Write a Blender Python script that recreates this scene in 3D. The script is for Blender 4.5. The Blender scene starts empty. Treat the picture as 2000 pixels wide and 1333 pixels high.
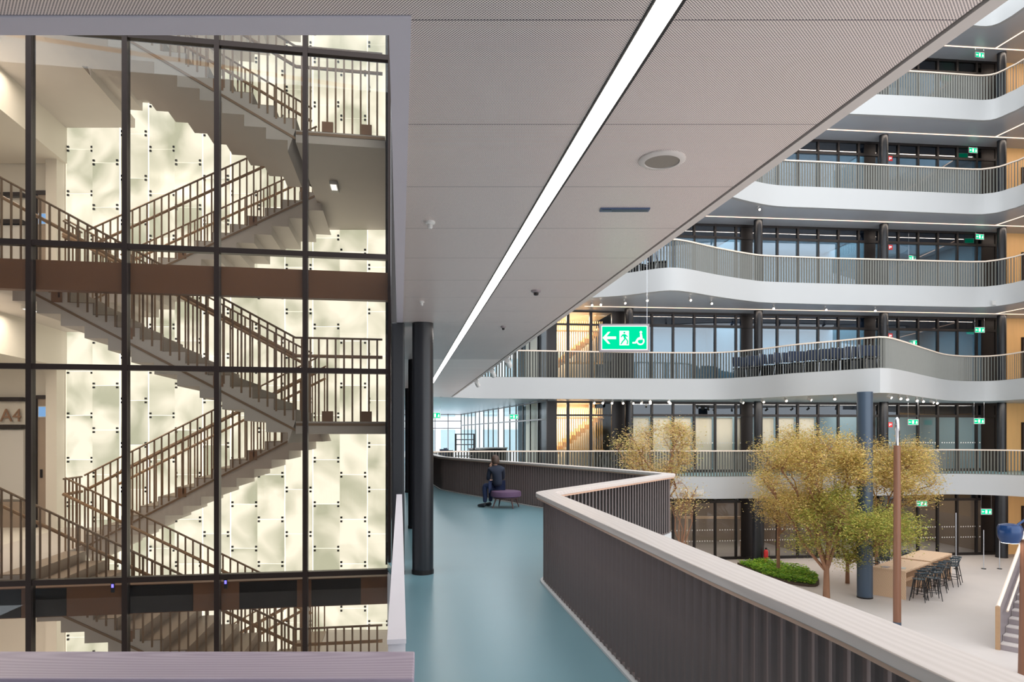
import bpy, bmesh, math, random
from math import sin, cos, pi, radians, sqrt, atan2, hypot
from mathutils import Vector, Matrix

random.seed(7)
C = bpy.context.scene.collection
SC = bpy.context.scene

# ------------------------------------------------------------------ camera
F = 1333.0            # focal length in pixels of the 2000 px wide frame (24 mm)
EYE = 1.65            # eye height above the gallery floor (z = 0)
HOR = 850.0           # horizon row
TH = math.atan(219.0 / F)   # the camera is turned this much to the right of the building's long axis (+Y)
ST, CT = sin(TH), cos(TH)
camd = bpy.data.cameras.new('camera')
camd.lens = 24.0
camd.sensor_width = 36.0
camd.shift_y = (HOR - 666.5) / 2000.0
camd.clip_start = 0.05
camd.clip_end = 400
cam = bpy.data.objects.new('camera', camd)
C.objects.link(cam)
cam.location = (0, 0, EYE)
cam.rotation_euler = (pi / 2, 0, -TH)
SC.camera = cam

# ------------------------------------------------------------------ world, light, exposure
wd = bpy.data.worlds.new('daylight')
SC.world = wd
wd.use_nodes = True
wb = wd.node_tree.nodes['Background']
wb.inputs[0].default_value = (0.90, 0.95, 1.0, 1)
wb.inputs[1].default_value = 1.5
SC.view_settings.view_transform = 'Standard'
SC.view_settings.look = 'None'
SC.view_settings.exposure = 0.85
SC.view_settings.gamma = 1.0
SC.view_settings.use_curve_mapping = False


def area_light(name, loc, size, energy, color, rot=(0, 0, 0)):
    l = bpy.data.lights.new(name, 'AREA')
    l.shape = 'RECTANGLE'
    l.size, l.size_y = size
    l.energy = energy
    l.color = color
    o = bpy.data.objects.new(name, l)
    o.location = loc
    o.rotation_euler = rot
    C.objects.link(o)
    return o


# ------------------------------------------------------------------ helpers
def W(xc, zc):
    """plan point from (right, forward) of the viewing direction to building axes"""
    return (xc * CT + zc * ST, -xc * ST + zc * CT)


def P(px, zc):
    return W((px - 1000.0) / F * zc, zc)


def PZ(px, py, z):
    """plan point seen at a pixel, at height z"""
    zc = F * (EYE - z) / (py - HOR)
    return P(px, zc)


def hexc(r, g, b):
    f = lambda c: (c / 255 / 12.92) if c / 255 <= .04045 else ((c / 255 + .055) / 1.055) ** 2.4
    return (f(r), f(g), f(b), 1)


def mat(name, col, rough=.5, metal=0.0, var=.08, scale=6.0, bump=0.0, stretch=(1, 1, 1), emit=None, estr=0.0, spec=.5):
    m = bpy.data.materials.new(name)
    m.use_nodes = True
    nt = m.node_tree
    b = nt.nodes['Principled BSDF']
    b.inputs['Roughness'].default_value = rough
    b.inputs['Metallic'].default_value = metal
    b.inputs['Specular IOR Level'].default_value = spec
    tc = nt.nodes.new('ShaderNodeTexCoord')
    mp = nt.nodes.new('ShaderNodeMapping')
    mp.inputs['Scale'].default_value = stretch
    nz = nt.nodes.new('ShaderNodeTexNoise')
    nz.inputs['Scale'].default_value = scale
    nz.inputs['Detail'].default_value = 4
    nt.links.new(tc.outputs['Object'], mp.inputs['Vector'])
    nt.links.new(mp.outputs[0], nz.inputs['Vector'])
    mx = nt.nodes.new('ShaderNodeMix')
    mx.data_type = 'RGBA'
    nt.links.new(nz.outputs['Fac'], mx.inputs['Factor'])
    mx.inputs['A'].default_value = tuple(c * (1 - var) for c in col[:3]) + (1,)
    mx.inputs['B'].default_value = tuple(min(1, c * (1 + var)) for c in col[:3]) + (1,)
    nt.links.new(mx.outputs['Result'], b.inputs['Base Color'])
    if bump:
        bp = nt.nodes.new('ShaderNodeBump')
        bp.inputs['Strength'].default_value = bump
        bp.inputs['Distance'].default_value = .01
        nt.links.new(nz.outputs['Fac'], bp.inputs['Height'])
        nt.links.new(bp.outputs[0], b.inputs['Normal'])
    if emit:
        b.inputs['Emission Color'].default_value = tuple(emit[:3]) + (1,)
        b.inputs['Emission Strength'].default_value = estr
    return m


def emission(name, col, s):
    m = bpy.data.materials.new(name)
    m.use_nodes = True
    nt = m.node_tree
    nt.nodes.clear()
    o = nt.nodes.new('ShaderNodeOutputMaterial')
    e = nt.nodes.new('ShaderNodeEmission')
    e.inputs[0].default_value = col
    e.inputs[1].default_value = s
    nt.links.new(e.outputs[0], o.inputs[0])
    return m


def glass(name, tint, refl=.05, rough=.0, fres=1.45):
    """thin architectural pane: tinted see-through plus a mirror share that grows at grazing angles"""
    m = bpy.data.materials.new(name)
    m.use_nodes = True
    nt = m.node_tree
    nt.nodes.clear()
    o = nt.nodes.new('ShaderNodeOutputMaterial')
    t = nt.nodes.new('ShaderNodeBsdfTransparent')
    t.inputs[0].default_value = tint
    g = nt.nodes.new('ShaderNodeBsdfGlossy')
    g.inputs['Roughness'].default_value = rough
    g.inputs['Color'].default_value = (.9, .95, 1, 1)
    fr = nt.nodes.new('ShaderNodeFresnel')
    fr.inputs[0].default_value = fres
    ad = nt.nodes.new('ShaderNodeMath')
    ad.operation = 'ADD'
    ad.use_clamp = True
    ad.inputs[1].default_value = refl
    mx = nt.nodes.new('ShaderNodeMixShader')
    nt.links.new(fr.outputs[0], ad.inputs[0])
    nt.links.new(ad.outputs[0], mx.inputs[0])
    nt.links.new(t.outputs[0], mx.inputs[1])
    nt.links.new(g.outputs[0], mx.inputs[2])
    nt.links.new(mx.outputs[0], o.inputs[0])
    return m


def wood(name, c1, c2, ang=0.0, scale=3.0, rough=.45, ring=14.0, near=False):
    """long-grain wood; ang is the direction of the grain in plan"""
    m = bpy.data.materials.new(name)
    m.use_nodes = True
    nt = m.node_tree
    b = nt.nodes['Principled BSDF']
    b.inputs['Roughness'].default_value = rough
    tc = nt.nodes.new('ShaderNodeTexCoord')
    mp = nt.nodes.new('ShaderNodeMapping')
    mp.vector_type = 'TEXTURE'
    mp.inputs['Rotation'].default_value = (0, 0, ang)
    mp2 = nt.nodes.new('ShaderNodeMapping')
    mp2.inputs['Scale'].default_value = (.35, 3.0, 3.0)
    if near:
        mp2.inputs['Scale'].default_value = (.30, 3.0, 3.0)
        mp2.inputs['Location'].default_value = (.25, -6.05, -3.0)
    wv = nt.nodes.new('ShaderNodeTexWave')
    wv.wave_type = 'RINGS'
    wv.rings_direction = 'SPHERICAL' if near else 'X'
    wv.inputs['Scale'].default_value = scale
    wv.inputs['Distortion'].default_value = 2.5 if near else 9.0
    wv.inputs['Detail'].default_value = 3.0
    wv.inputs['Detail Scale'].default_value = .6
    nz = nt.nodes.new('ShaderNodeTexNoise')
    nz.inputs['Scale'].default_value = ring
    nz.inputs['Detail'].default_value = 5
    ad = nt.nodes.new('ShaderNodeMix')
    ad.inputs['Factor'].default_value = .45
    mx = nt.nodes.new('ShaderNodeMix')
    mx.data_type = 'RGBA'
    mx.inputs['A'].default_value = c1
    mx.inputs['B'].default_value = c2
    nt.links.new(tc.outputs['Object'], mp.inputs[0])
    nt.links.new(mp.outputs[0], mp2.inputs[0])
    nt.links.new(mp2.outputs[0], wv.inputs[0])
    nt.links.new(mp2.outputs[0], nz.inputs['Vector'])
    nt.links.new(wv.outputs['Fac'], ad.inputs['A'])
    nt.links.new(nz.outputs['Fac'], ad.inputs['B'])
    nt.links.new(ad.outputs['Result'], mx.inputs['Factor'])
    nt.links.new(mx.outputs['Result'], b.inputs['Base Color'])
    return m


class MB:
    def __init__(s):
        s.v = []
        s.f = []

    def add(s, vs, fs):
        n = len(s.v)
        s.v += [tuple(p) for p in vs]
        s.f += [tuple(i + n for i in f) for f in fs]
        return s

    def box(s, c, d, rz=0.0, rx=0.0, ry=0.0):
        x, y, z = d[0] / 2, d[1] / 2, d[2] / 2
        vs = [(-x, -y, -z), (x, -y, -z), (x, y, -z), (-x, y, -z), (-x, -y, z), (x, -y, z), (x, y, z), (-x, y, z)]
        M = Matrix.Translation(c) @ Matrix.Rotation(rz, 4, 'Z') @ Matrix.Rotation(ry, 4, 'Y') @ Matrix.Rotation(rx, 4, 'X')
        return s.add([M @ Vector(v) for v in vs],
                     [(0, 3, 2, 1), (4, 5, 6, 7), (0, 1, 5, 4), (1, 2, 6, 5), (2, 3, 7, 6), (3, 0, 4, 7)])

    def bx(s, a, b):
        return s.box([(a[i] + b[i]) / 2 for i in range(3)], [abs(b[i] - a[i]) for i in range(3)])

    def prism(s, poly, z0, z1):
        n = len(poly)
        ar = sum(poly[i][0] * poly[(i + 1) % n][1] - poly[(i + 1) % n][0] * poly[i][1] for i in range(n))
        if ar < 0:
            poly = poly[::-1]
        vs = [(p[0], p[1], z0) for p in poly] + [(p[0], p[1], z1) for p in poly]
        fs = [tuple(range(n - 1, -1, -1)), tuple(range(n, 2 * n))]
        fs += [(i, (i + 1) % n, n + (i + 1) % n, n + i) for i in range(n)]
        return s.add(vs, fs)

    def sideprism(s, prof, y0, y1):
        """profile in (x, z) extruded along y"""
        n = len(prof)
        vs = [(p[0], y0, p[1]) for p in prof] + [(p[0], y1, p[1]) for p in prof]
        fs = [tuple(range(n)), tuple(range(2 * n - 1, n - 1, -1))]
        fs += [(i, n + i, n + (i + 1) % n, (i + 1) % n) for i in range(n)]
        return s.add(vs, fs)

    def tube(s, p0, p1, r, n=8, r1=None):
        return s.pipe([p0, p1], r, n, r1)

    def pipe(s, pts, r, n=8, r1=None):
        pts = [Vector(p) for p in pts]
        m = len(pts)
        r1 = r if r1 is None else r1
        rings = []
        up = Vector((0, 0, 1))
        prev = None
        for i, p in enumerate(pts):
            if i == 0:
                d = pts[1] - p
            elif i == m - 1:
                d = p - pts[i - 1]
            else:
                d = (pts[i + 1] - p).normalized() + (p - pts[i - 1]).normalized()
            if d.length < 1e-9:
                d = Vector((0, 0, 1))
            d.normalize()
            if prev is None:
                a = d.cross(up)
                if a.length < .01:
                    a = d.cross(Vector((1, 0, 0)))
            else:
                a = prev - d * prev.dot(d)
            a.normalize()
            prev = a
            b = d.cross(a)
            rr = r + (r1 - r) * i / (m - 1)
            rings.append([p + (a * cos(2 * pi * k / n) + b * sin(2 * pi * k / n)) * rr for k in range(n)])
        vs = [q for R in rings for q in R]
        fs = []
        for i in range(m - 1):
            for k in range(n):
                fs.append((i * n + k, i * n + (k + 1) % n, (i + 1) * n + (k + 1) % n, (i + 1) * n + k))
        fs.append(tuple(range(n - 1, -1, -1)))
        fs.append(tuple((m - 1) * n + k for k in range(n)))
        return s.add(vs, fs)

    def lathe(s, c, prof, n=24, axis=None):
        """prof: list of (r, z); around vertical axis at c"""
        vs, fs = [], []
        for r, z in prof:
            for k in range(n):
                a = 2 * pi * k / n
                vs.append((c[0] + r * cos(a), c[1] + r * sin(a), c[2] + z))
        m = len(prof)
        for i in range(m - 1):
            for k in range(n):
                fs.append((i * n + k, i * n + (k + 1) % n, (i + 1) * n + (k + 1) % n, (i + 1) * n + k))
        fs.append(tuple(range(n - 1, -1, -1)))
        fs.append(tuple((m - 1) * n + k for k in range(n)))
        return s.add(vs, fs)

    def cyl(s, c, r, z0, z1, n=24):
        return s.lathe((c[0], c[1], 0), [(r, z0), (r, z1)], n)

    def sweep(s, path, a, b, z0, z1):
        """band along a plan path from offset a to b (left of travel is positive), z0..z1"""
        A, B = offset(path, a), offset(path, b)
        n = len(path)
        vs = []
        for i in range(n):
            vs += [(A[i][0], A[i][1], z0), (B[i][0], B[i][1], z0), (B[i][0], B[i][1], z1), (A[i][0], A[i][1], z1)]
        fs = []
        for i in range(n - 1):
            o, q = 4 * i, 4 * i + 4
            for k in range(4):
                fs.append((o + k, o + (k + 1) % 4, q + (k + 1) % 4, q + k))
        fs.append((3, 2, 1, 0))
        e = 4 * (n - 1)
        fs.append((e, e + 1, e + 2, e + 3))
        return s.add(vs, fs)

    def build(s, name, m, parent=None, smooth=False, bevel=0.0, kind=None):
        me = bpy.data.meshes.new(name)
        me.from_pydata(s.v, [], s.f)
        bm = bmesh.new()
        bm.from_mesh(me)
        bmesh.ops.recalc_face_normals(bm, faces=bm.faces)
        bm.to_mesh(me)
        bm.free()
        me.materials.append(m)
        if smooth:
            for p in me.polygons:
                p.use_smooth = True
            if hasattr(me, 'set_sharp_from_angle'):
                me.set_sharp_from_angle(angle=radians(40))
        o = bpy.data.objects.new(name, me)
        C.objects.link(o)
        if parent:
            o.parent = parent
            if parent.type == 'EMPTY' or True:
                o.matrix_parent_inverse = parent.get('_w', 0) and Matrix() or Matrix.Translation(parent_loc(parent)).inverted()
        if bevel:
            md = o.modifiers.new('bevel', 'BEVEL')
            md.width = bevel
            md.segments = 2
            md.limit_method = 'ANGLE'
        if kind:
            o['kind'] = kind
        return o


def parent_loc(p):
    v = Vector((0, 0, 0))
    while p:
        v = v + p.location
        if p.parent:
            v = v + p.matrix_parent_inverse.translation
        p = p.parent
    return v


def offset(path, d):
    n = len(path)
    out = []
    for i in range(n):
        p = Vector(path[i][:2])
        t0 = (Vector(path[i][:2]) - Vector(path[i - 1][:2])).normalized() if i > 0 else None
        t1 = (Vector(path[i + 1][:2]) - Vector(path[i][:2])).normalized() if i < n - 1 else None
        if t0 is None:
            t0 = t1
        if t1 is None:
            t1 = t0
        n0 = Vector((-t0.y, t0.x))
        n1 = Vector((-t1.y, t1.x))
        m = n0 + n1
        if m.length < .2:
            m = n0
        m.normalize()
        k = max(.35, m.dot(n0))
        q = p + m * (d / k)
        out.append((q.x, q.y))
    return out


def smooth_path(pts, step=.25, tension=.5):
    """Catmull-Rom through plan points"""
    P_ = [Vector(p) for p in pts]
    P_ = [P_[0] * 2 - P_[1]] + P_ + [P_[-1] * 2 - P_[-2]]
    out = []
    for i in range(1, len(P_) - 2):
        a, b, c, d = P_[i - 1], P_[i], P_[i + 1], P_[i + 2]
        n = max(2, int((c - b).length / step))
        for k in range(n):
            t = k / n
            q = .5 * ((2 * b) + (c - a) * t + (2 * a - 5 * b + 4 * c - d) * t * t + (3 * b - a - 3 * c + d) * t ** 3)
            out.append((q.x, q.y))
    out.append(tuple(P_[-2]))
    return out


def round_path(pts, r, seg=5):
    """straight runs with rounded corners"""
    out = [pts[0]]
    for i in range(1, len(pts) - 1):
        p0, p1, p2 = Vector(pts[i - 1]), Vector(pts[i]), Vector(pts[i + 1])
        a, b = (p0 - p1), (p2 - p1)
        rr = min(r, a.length * .45, b.length * .45)
        A, B = p1 + a.normalized() * rr, p1 + b.normalized() * rr
        for k in range(seg + 1):
            t = k / seg
            q = A * (1 - t) ** 2 + p1 * 2 * t * (1 - t) + B * t * t
            out.append((q.x, q.y))
    out.append(pts[-1])
    return out


def along(path, pitch, start=0.0):
    """(point, tangent) every pitch"""
    res = []
    d = start
    acc = 0.0
    for i in range(len(path) - 1):
        a, b = Vector(path[i][:2]), Vector(path[i + 1][:2])
        L = (b - a).length
        if L < 1e-9:
            continue
        while d <= acc + L:
            t = (d - acc) / L
            res.append((a + (b - a) * t, (b - a) / L))
            d += pitch
        acc += L
    return res


def thing(name, label, cat, loc=(0, 0, 0), rz=0.0, group=None):
    o = bpy.data.objects.new(name, None)
    o.empty_display_size = .1
    C.objects.link(o)
    o.location = loc
    o.rotation_euler = (0, 0, rz)
    return tag(o, label, cat, group)


def tag(o, label, cat, group=None, kind=None):
    o['label'] = label
    o['category'] = cat
    if group:
        o['group'] = group
    if kind:
        o['kind'] = kind
    return o


def struct(o, label=None):
    o['kind'] = 'structure'
    if label:
        o['label'] = label
    return o


def sroot(name, label=None):
    o = bpy.data.objects.new(name, None)
    C.objects.link(o)
    return struct(o, label)


def dup(root, loc=None, rz=None, label=None, group=None):
    """copy of a thing with its parts and sub-parts"""
    r = root.copy()
    C.objects.link(r)
    if loc is not None:
        r.location = loc
    if rz is not None:
        r.rotation_euler = (0, 0, rz)
    if label:
        r['label'] = label
    if group:
        r['group'] = group
    for ch in list(root.children):
        c = ch.copy()
        C.objects.link(c)
        c.parent = r
        for g in ch.children:
            d = g.copy()
            C.objects.link(d)
            d.parent = c
    return r


ORD = ['first', 'second', 'third', 'fourth', 'fifth', 'sixth', 'seventh', 'eighth', 'ninth', 'tenth', 'eleventh', 'twelfth',
       'thirteenth', 'fourteenth', 'fifteenth', 'sixteenth', 'seventeenth', 'eighteenth', 'nineteenth', 'twentieth']
LEV = {-1: 'ground floor', 0: 'gallery floor', 1: 'first upper gallery', 2: 'second upper gallery', 3: 'third upper gallery',
       4: 'fourth upper gallery', 5: 'fifth upper gallery'}

# ------------------------------------------------------------------ materials
M = {}
M['fascia'] = mat('white_fascia_plaster', hexc(184, 184, 183), .55, var=.015, scale=2)
M['soffit'] = mat('grey_metal_soffit', hexc(196, 198, 202), .38, .15, var=.04, scale=1.5)
M['slat'] = mat('grey_brown_lacquered_slats', hexc(118, 117, 110), .45, .1, var=.06)
M['slat_near'] = mat('dark_brown_lacquered_slats', hexc(102, 90, 87), .34, .2, var=.06)
M['rail'] = mat('pale_oiled_wood_rail', hexc(232, 214, 196), .5, var=.05, stretch=(1, 1, 1))
M['dark'] = mat('black_brown_aluminium', hexc(38, 33, 32), .35, .4, var=.1)
M['mullion'] = mat('bronze_brown_aluminium', hexc(52, 42, 38), .32, .5, var=.1)
M['column'] = mat('black_lacquered_steel_column', hexc(34, 35, 39), .36, .1, var=.1, scale=3)
M['column_blue'] = mat('blue_grey_lacquered_column', hexc(62, 76, 92), .35, .1, var=.1, scale=3)
M['linoleum'] = mat('blue_grey_linoleum', hexc(108, 142, 150), .30, 0, var=.07, scale=1.2, spec=.7)
M['plaza'] = mat('pale_terrazzo_floor', hexc(196, 186, 180), .55, 0, var=.05, scale=1.5)
M['concrete'] = mat('smooth_stair_concrete', hexc(206, 198, 192), .6, 0, var=.05, scale=4)
M['step'] = mat('brown_grey_stair_treads', hexc(158, 140, 124), .5, 0, var=.06, scale=6)
M['white'] = mat('white_wall_paint', hexc(222, 216, 206), .6, 0, var=.02)
M['plaster'] = mat('white_plaster_upstand', hexc(214, 208, 212), .6, 0, var=.02)
M['brass'] = mat('brown_brass_baluster', hexc(146, 120, 96), .4, .2, var=.1, scale=20)
M['handrail'] = mat('light_oak_handrail', hexc(172, 138, 104), .4, 0, var=.12, scale=9, stretch=(.2, 1, 1))
M['brown'] = mat('copper_brown_spandrel', hexc(138, 96, 68), .42, .1, var=.12, scale=2)
M['copper_pad'] = mat('copper_brown_pad', hexc(150, 114, 88), .5, .1, var=.1)
M['teal'] = mat('grey_teal_room_paint', hexc(112, 134, 142), .7, 0, var=.05, scale=1)
M['roomfloor'] = mat('grey_gallery_floor', hexc(150, 156, 162), .8, 0, var=.1)
M['roomceil'] = mat('grey_room_ceiling', hexc(110, 114, 120), .7, 0, var=.03)
M['birch'] = mat('golden_birch_panelling', hexc(238, 186, 122), .45, 0, var=.06, scale=3, stretch=(3, 3, .3))
M['gold'] = mat('warm_cream_stair_wall', hexc(250, 234, 204), .6, 0, var=.05)
M['goldwood'] = mat('honey_wood_slats', hexc(212, 166, 104), .5, 0, var=.1, scale=8)
M['oak'] = wood('pale_oak_table', hexc(222, 190, 158), hexc(200, 162, 128), .7, 2.0)
M['post'] = mat('red_brown_wood_post', hexc(122, 82, 60), .4, 0, var=.2, scale=5, stretch=(6, 6, .4))
M['tealseat'] = mat('dark_teal_stool_lacquer', hexc(12, 42, 56), .3, 0, var=.2)
M['black'] = mat('black_lacquer', hexc(16, 16, 19), .35, 0, var=.1)
M['chrome'] = mat('brushed_chrome', hexc(200, 204, 210), .2, .9, var=.05)
M['bluefab'] = mat('dark_blue_fabric', hexc(18, 32, 56), .8, 0, var=.15)
M['lampblue'] = mat('blue_enamel_lamp', hexc(20, 54, 98), .22, .1, var=.08)
M['cream'] = mat('cream_roller_blind', hexc(228, 214, 190), .8, 0, var=.02)
M['lightgrey'] = mat('light_grey_plastic', hexc(205, 202, 198), .5, 0, var=.02)
M['speaker'] = mat('grey_metal_mesh', hexc(140, 130, 120), .6, .2, var=.15, scale=300)
M['bluegrey'] = mat('blue_grey_slot_diffuser', hexc(78, 92, 122), .4, .3, var=.1)
M['trimc'] = mat('warm_grey_edge_trim', hexc(206, 196, 190), .5, 0, var=.02)
M['nbwall'] = mat('pale_render_facade', hexc(226, 230, 230), .7, 0, var=.04)
M['nbglass'] = mat('blue_grey_outside_windows', hexc(158, 178, 182), .3, 0, var=.2, scale=.8)
M['matte_dark'] = mat('matte_brown_black_wall', hexc(46, 40, 38), .9, 0, var=.05, spec=.1)
M['gap'] = mat('dark_shadow_gap', hexc(30, 28, 28), .8, 0, var=.05)
M['frame_band'] = mat('lavender_grey_ceiling_frame', hexc(200, 193, 202), .5, 0, var=.02)
M['red'] = mat('red_enamel', hexc(200, 32, 34), .4, 0, var=.05)
M['tire'] = M['black']
M['signgrey'] = mat('grey_sign_frame', hexc(150, 140, 142), .4, .3, var=.03)
M['skin'] = mat('skin', hexc(206, 158, 134), .55, 0, var=.05)
M['hair'] = mat('brown_hair', hexc(74, 54, 42), .6, 0, var=.35, scale=60)
M['sweater'] = mat('dark_navy_sweater', hexc(30, 36, 52), .85, 0, var=.2, scale=40)
M['jeans'] = mat('dark_blue_jeans', hexc(30, 42, 74), .8, 0, var=.2, scale=40)
M['shoe'] = mat('black_leather_shoe', hexc(30, 32, 38), .5, 0, var=.1)
M['purple'] = mat('mauve_wool_upholstery', hexc(98, 72, 98), .85, 0, var=.15, scale=60)
M['leg'] = mat('dark_red_brown_leg', hexc(84, 52, 50), .4, 0, var=.1)
M['bark'] = mat('brown_bark', hexc(142, 102, 76), .8, 0, var=.25, scale=12, bump=.3, stretch=(1, 1, .2))
M['soil'] = mat('dark_planter_soil', hexc(70, 54, 42), .9, 0, var=.3, scale=20)

GL = {}
GL['stair'] = glass('clear_warm_glass', (.93, .91, .87, 1), .0, fres=1.4)
GL['room'] = glass('dark_blue_tinted_glass', (.50, .60, .66, 1), .10)
GL['band'] = glass('deep_tinted_glass', (.10, .12, .16, 1), .05)
GL['outer'] = glass('bright_outer_glass', (.97, .99, 1, 1), .0, fres=1.015)
GL['clear'] = glass('clear_glass', (.95, .96, .96, 1), .0, fres=1.3)

M['strip'] = emission('warm_white_light_strip', (1.0, .92, .85, 1), 6.5)
M['line'] = emission('peach_light_line', (1.0, .66, .46, 1), 1.35)
M['spot'] = emission('spotlight_lens', (1.0, .86, .70, 1), 4.0)
M['signgreen'] = emission('lit_green_sign_face', hexc(0, 226, 160), .62)
M['signwhite'] = emission('lit_white_pictogram', (1, 1, 1, 1), .75)
M['bluescreen'] = emission('pale_blue_lit_screen', hexc(140, 190, 250), .55)
M['blueled'] = emission('blue_indicator', (.12, .1, 1, 1), 2)


def leafmat(name, cols):
    m = bpy.data.materials.new(name)
    m.use_nodes = True
    nt = m.node_tree
    b = nt.nodes['Principled BSDF']
    b.inputs['Roughness'].default_value = .55
    b.inputs['Specular IOR Level'].default_value = .2
    g = nt.nodes.new('ShaderNodeNewGeometry')
    r = nt.nodes.new('ShaderNodeValToRGB')
    while len(r.color_ramp.elements) < len(cols):
        r.color_ramp.elements.new(.5)
    for i, c in enumerate(cols):
        r.color_ramp.elements[i].position = i / (len(cols) - 1)
        r.color_ramp.elements[i].color = c
    nt.links.new(g.outputs['Random Per Island'], r.inputs[0])
    tr = nt.nodes.new('ShaderNodeBsdfTranslucent')
    mx = nt.nodes.new('ShaderNodeMixShader')
    mx.inputs[0].default_value = .35
    out = nt.nodes['Material Output']
    nt.links.new(r.outputs[0], b.inputs['Base Color'])
    nt.links.new(r.outputs[0], tr.inputs[0])
    nt.links.new(b.outputs[0], mx.inputs[1])
    nt.links.new(tr.outputs[0], mx.inputs[2])
    nt.links.new(mx.outputs[0], out.inputs[0])
    return m


M['leaf_gold'] = leafmat('golden_green_leaves', [hexc(190, 174, 92), hexc(232, 200, 126), hexc(166, 162, 80), hexc(240, 212, 150), hexc(210, 172, 102)])
M['leaf_green'] = leafmat('yellow_green_leaves', [hexc(136, 150, 66), hexc(180, 180, 90), hexc(222, 196, 110), hexc(108, 130, 58), hexc(196, 188, 96)])
M['leaf_pink'] = leafmat('pale_rosy_leaves', [hexc(232, 196, 140), hexc(210, 194, 110), hexc(240, 204, 160), hexc(176, 180, 90)])
M['leaf_bed'] = leafmat('fresh_green_ground_cover', [hexc(86, 146, 46), hexc(136, 184, 60), hexc(184, 208, 76), hexc(56, 108, 44)])


def perforated():
    """off-white metal ceiling panels with staggered punched holes and panel joints square to the view"""
    m = bpy.data.materials.new('perforated_metal_ceiling')
    m.use_nodes = True
    nt = m.node_tree
    N, L = nt.nodes, nt.links
    b = N['Principled BSDF']
    b.inputs['Roughness'].default_value = .38
    b.inputs['Metallic'].default_value = .15
    tc = N.new('ShaderNodeTexCoord')
    mp = N.new('ShaderNodeMapping')
    mp.inputs['Rotation'].default_value = (0, 0, TH)
    L.new(tc.outputs['Object'], mp.inputs[0])
    sx = N.new('ShaderNodeSeparateXYZ')
    L.new(mp.outputs[0], sx.inputs[0])

    def mth(op, a, b_=None, c=None):
        n = N.new('ShaderNodeMath')
        n.operation = op
        for i, v in enumerate((a, b_, c)):
            if v is None:
                continue
            if isinstance(v, (int, float)):
                n.inputs[i].default_value = v
            else:
                L.new(v, n.inputs[i])
        return n.outputs[0]
    pit = .0104
    u = mth('DIVIDE', sx.outputs[0], pit)
    v = mth('DIVIDE', sx.outputs[1], pit * 1.15)

    def lattice(o):
        a = mth('SUBTRACT', mth('FRACT', mth('ADD', u, o)), .5)
        c = mth('MULTIPLY', mth('SUBTRACT', mth('FRACT', mth('ADD', v, o)), .5), 1.15)
        return mth('SQRT', mth('ADD', mth('MULTIPLY', a, a), mth('MULTIPLY', c, c)))
    d = mth('MINIMUM', lattice(0.0), lattice(.5))
    hole = mth('LESS_THAN', d, .245)
    # joints every 0.735 m along the view, offset to fall at 2.19 m
    q = mth('FRACT', mth('DIVIDE', mth('SUBTRACT', sx.outputs[1], 2.185), .735))
    joint = mth('LESS_THAN', q, .006)
    # perforation stops before the deep end (plain sheets) 
    hole = mth('MULTIPLY', hole, mth('LESS_THAN', sx.outputs[1], 12.0))
    fac = mth('MAXIMUM', hole, joint)
    nz = N.new('ShaderNodeTexNoise')
    nz.inputs['Scale'].default_value = 1.2
    L.new(mp.outputs[0], nz.inputs['Vector'])
    mx0 = N.new('ShaderNodeMix')
    mx0.data_type = 'RGBA'
    mx0.inputs['A'].default_value = hexc(240, 224, 218)
    mx0.inputs['B'].default_value = hexc(246, 232, 226)
    L.new(nz.outputs['Fac'], mx0.inputs['Factor'])
    mx = N.new('ShaderNodeMix')
    mx.data_type = 'RGBA'
    L.new(fac, mx.inputs['Factor'])
    L.new(mx0.outputs['Result'], mx.inputs['A'])
    mx.inputs['B'].default_value = hexc(84, 74, 76)
    L.new(mx.outputs['Result'], b.inputs['Base Color'])
    bp = N.new('ShaderNodeBump')
    bp.inputs['Strength'].default_value = .12
    bp.inputs['Distance'].default_value = .02
    qq = mth('SUBTRACT', q, .5)
    L.new(mth('ADD', mth('MULTIPLY', mth('MULTIPLY', qq, qq), 2.5), nz.outputs['Fac']), bp.inputs['Height'])
    L.new(bp.outputs[0], b.inputs['Normal'])
    return m


M['perf'] = perforated()
M['coping_near'] = wood('lavender_grey_ash_coping', hexc(178, 164, 176), hexc(146, 130, 146), -TH, 5.5, .42, near=True)
M['coping'] = wood('pale_grey_ash_coping', hexc(206, 195, 188), hexc(190, 178, 170), radians(98) - TH, 3.0, .42)
M['coping_edge'] = mat('warm_ash_edge', hexc(204, 166, 142), .5, 0, var=.1, scale=6)

# ------------------------------------------------------------------ key dimensions
H = 3.92                      # storey height of the galleries
SOF = .82                     # slab and fascia depth
GZ = -3.85                    # plaza level
CEIL = 2.98


def FY(X, d=0.0):
    """far facade line, d metres in front of it"""
    return 28.5 - .066 * (X - 9.8) - d


FANG = math.atan(-.066)

# ---- gallery edges, traced as seen and set at their own distance
zt = {n: n * H for n in range(-1, 6)}


def edge(z, pts):
    return [PZ(px, py, z) for px, py in pts]


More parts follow.
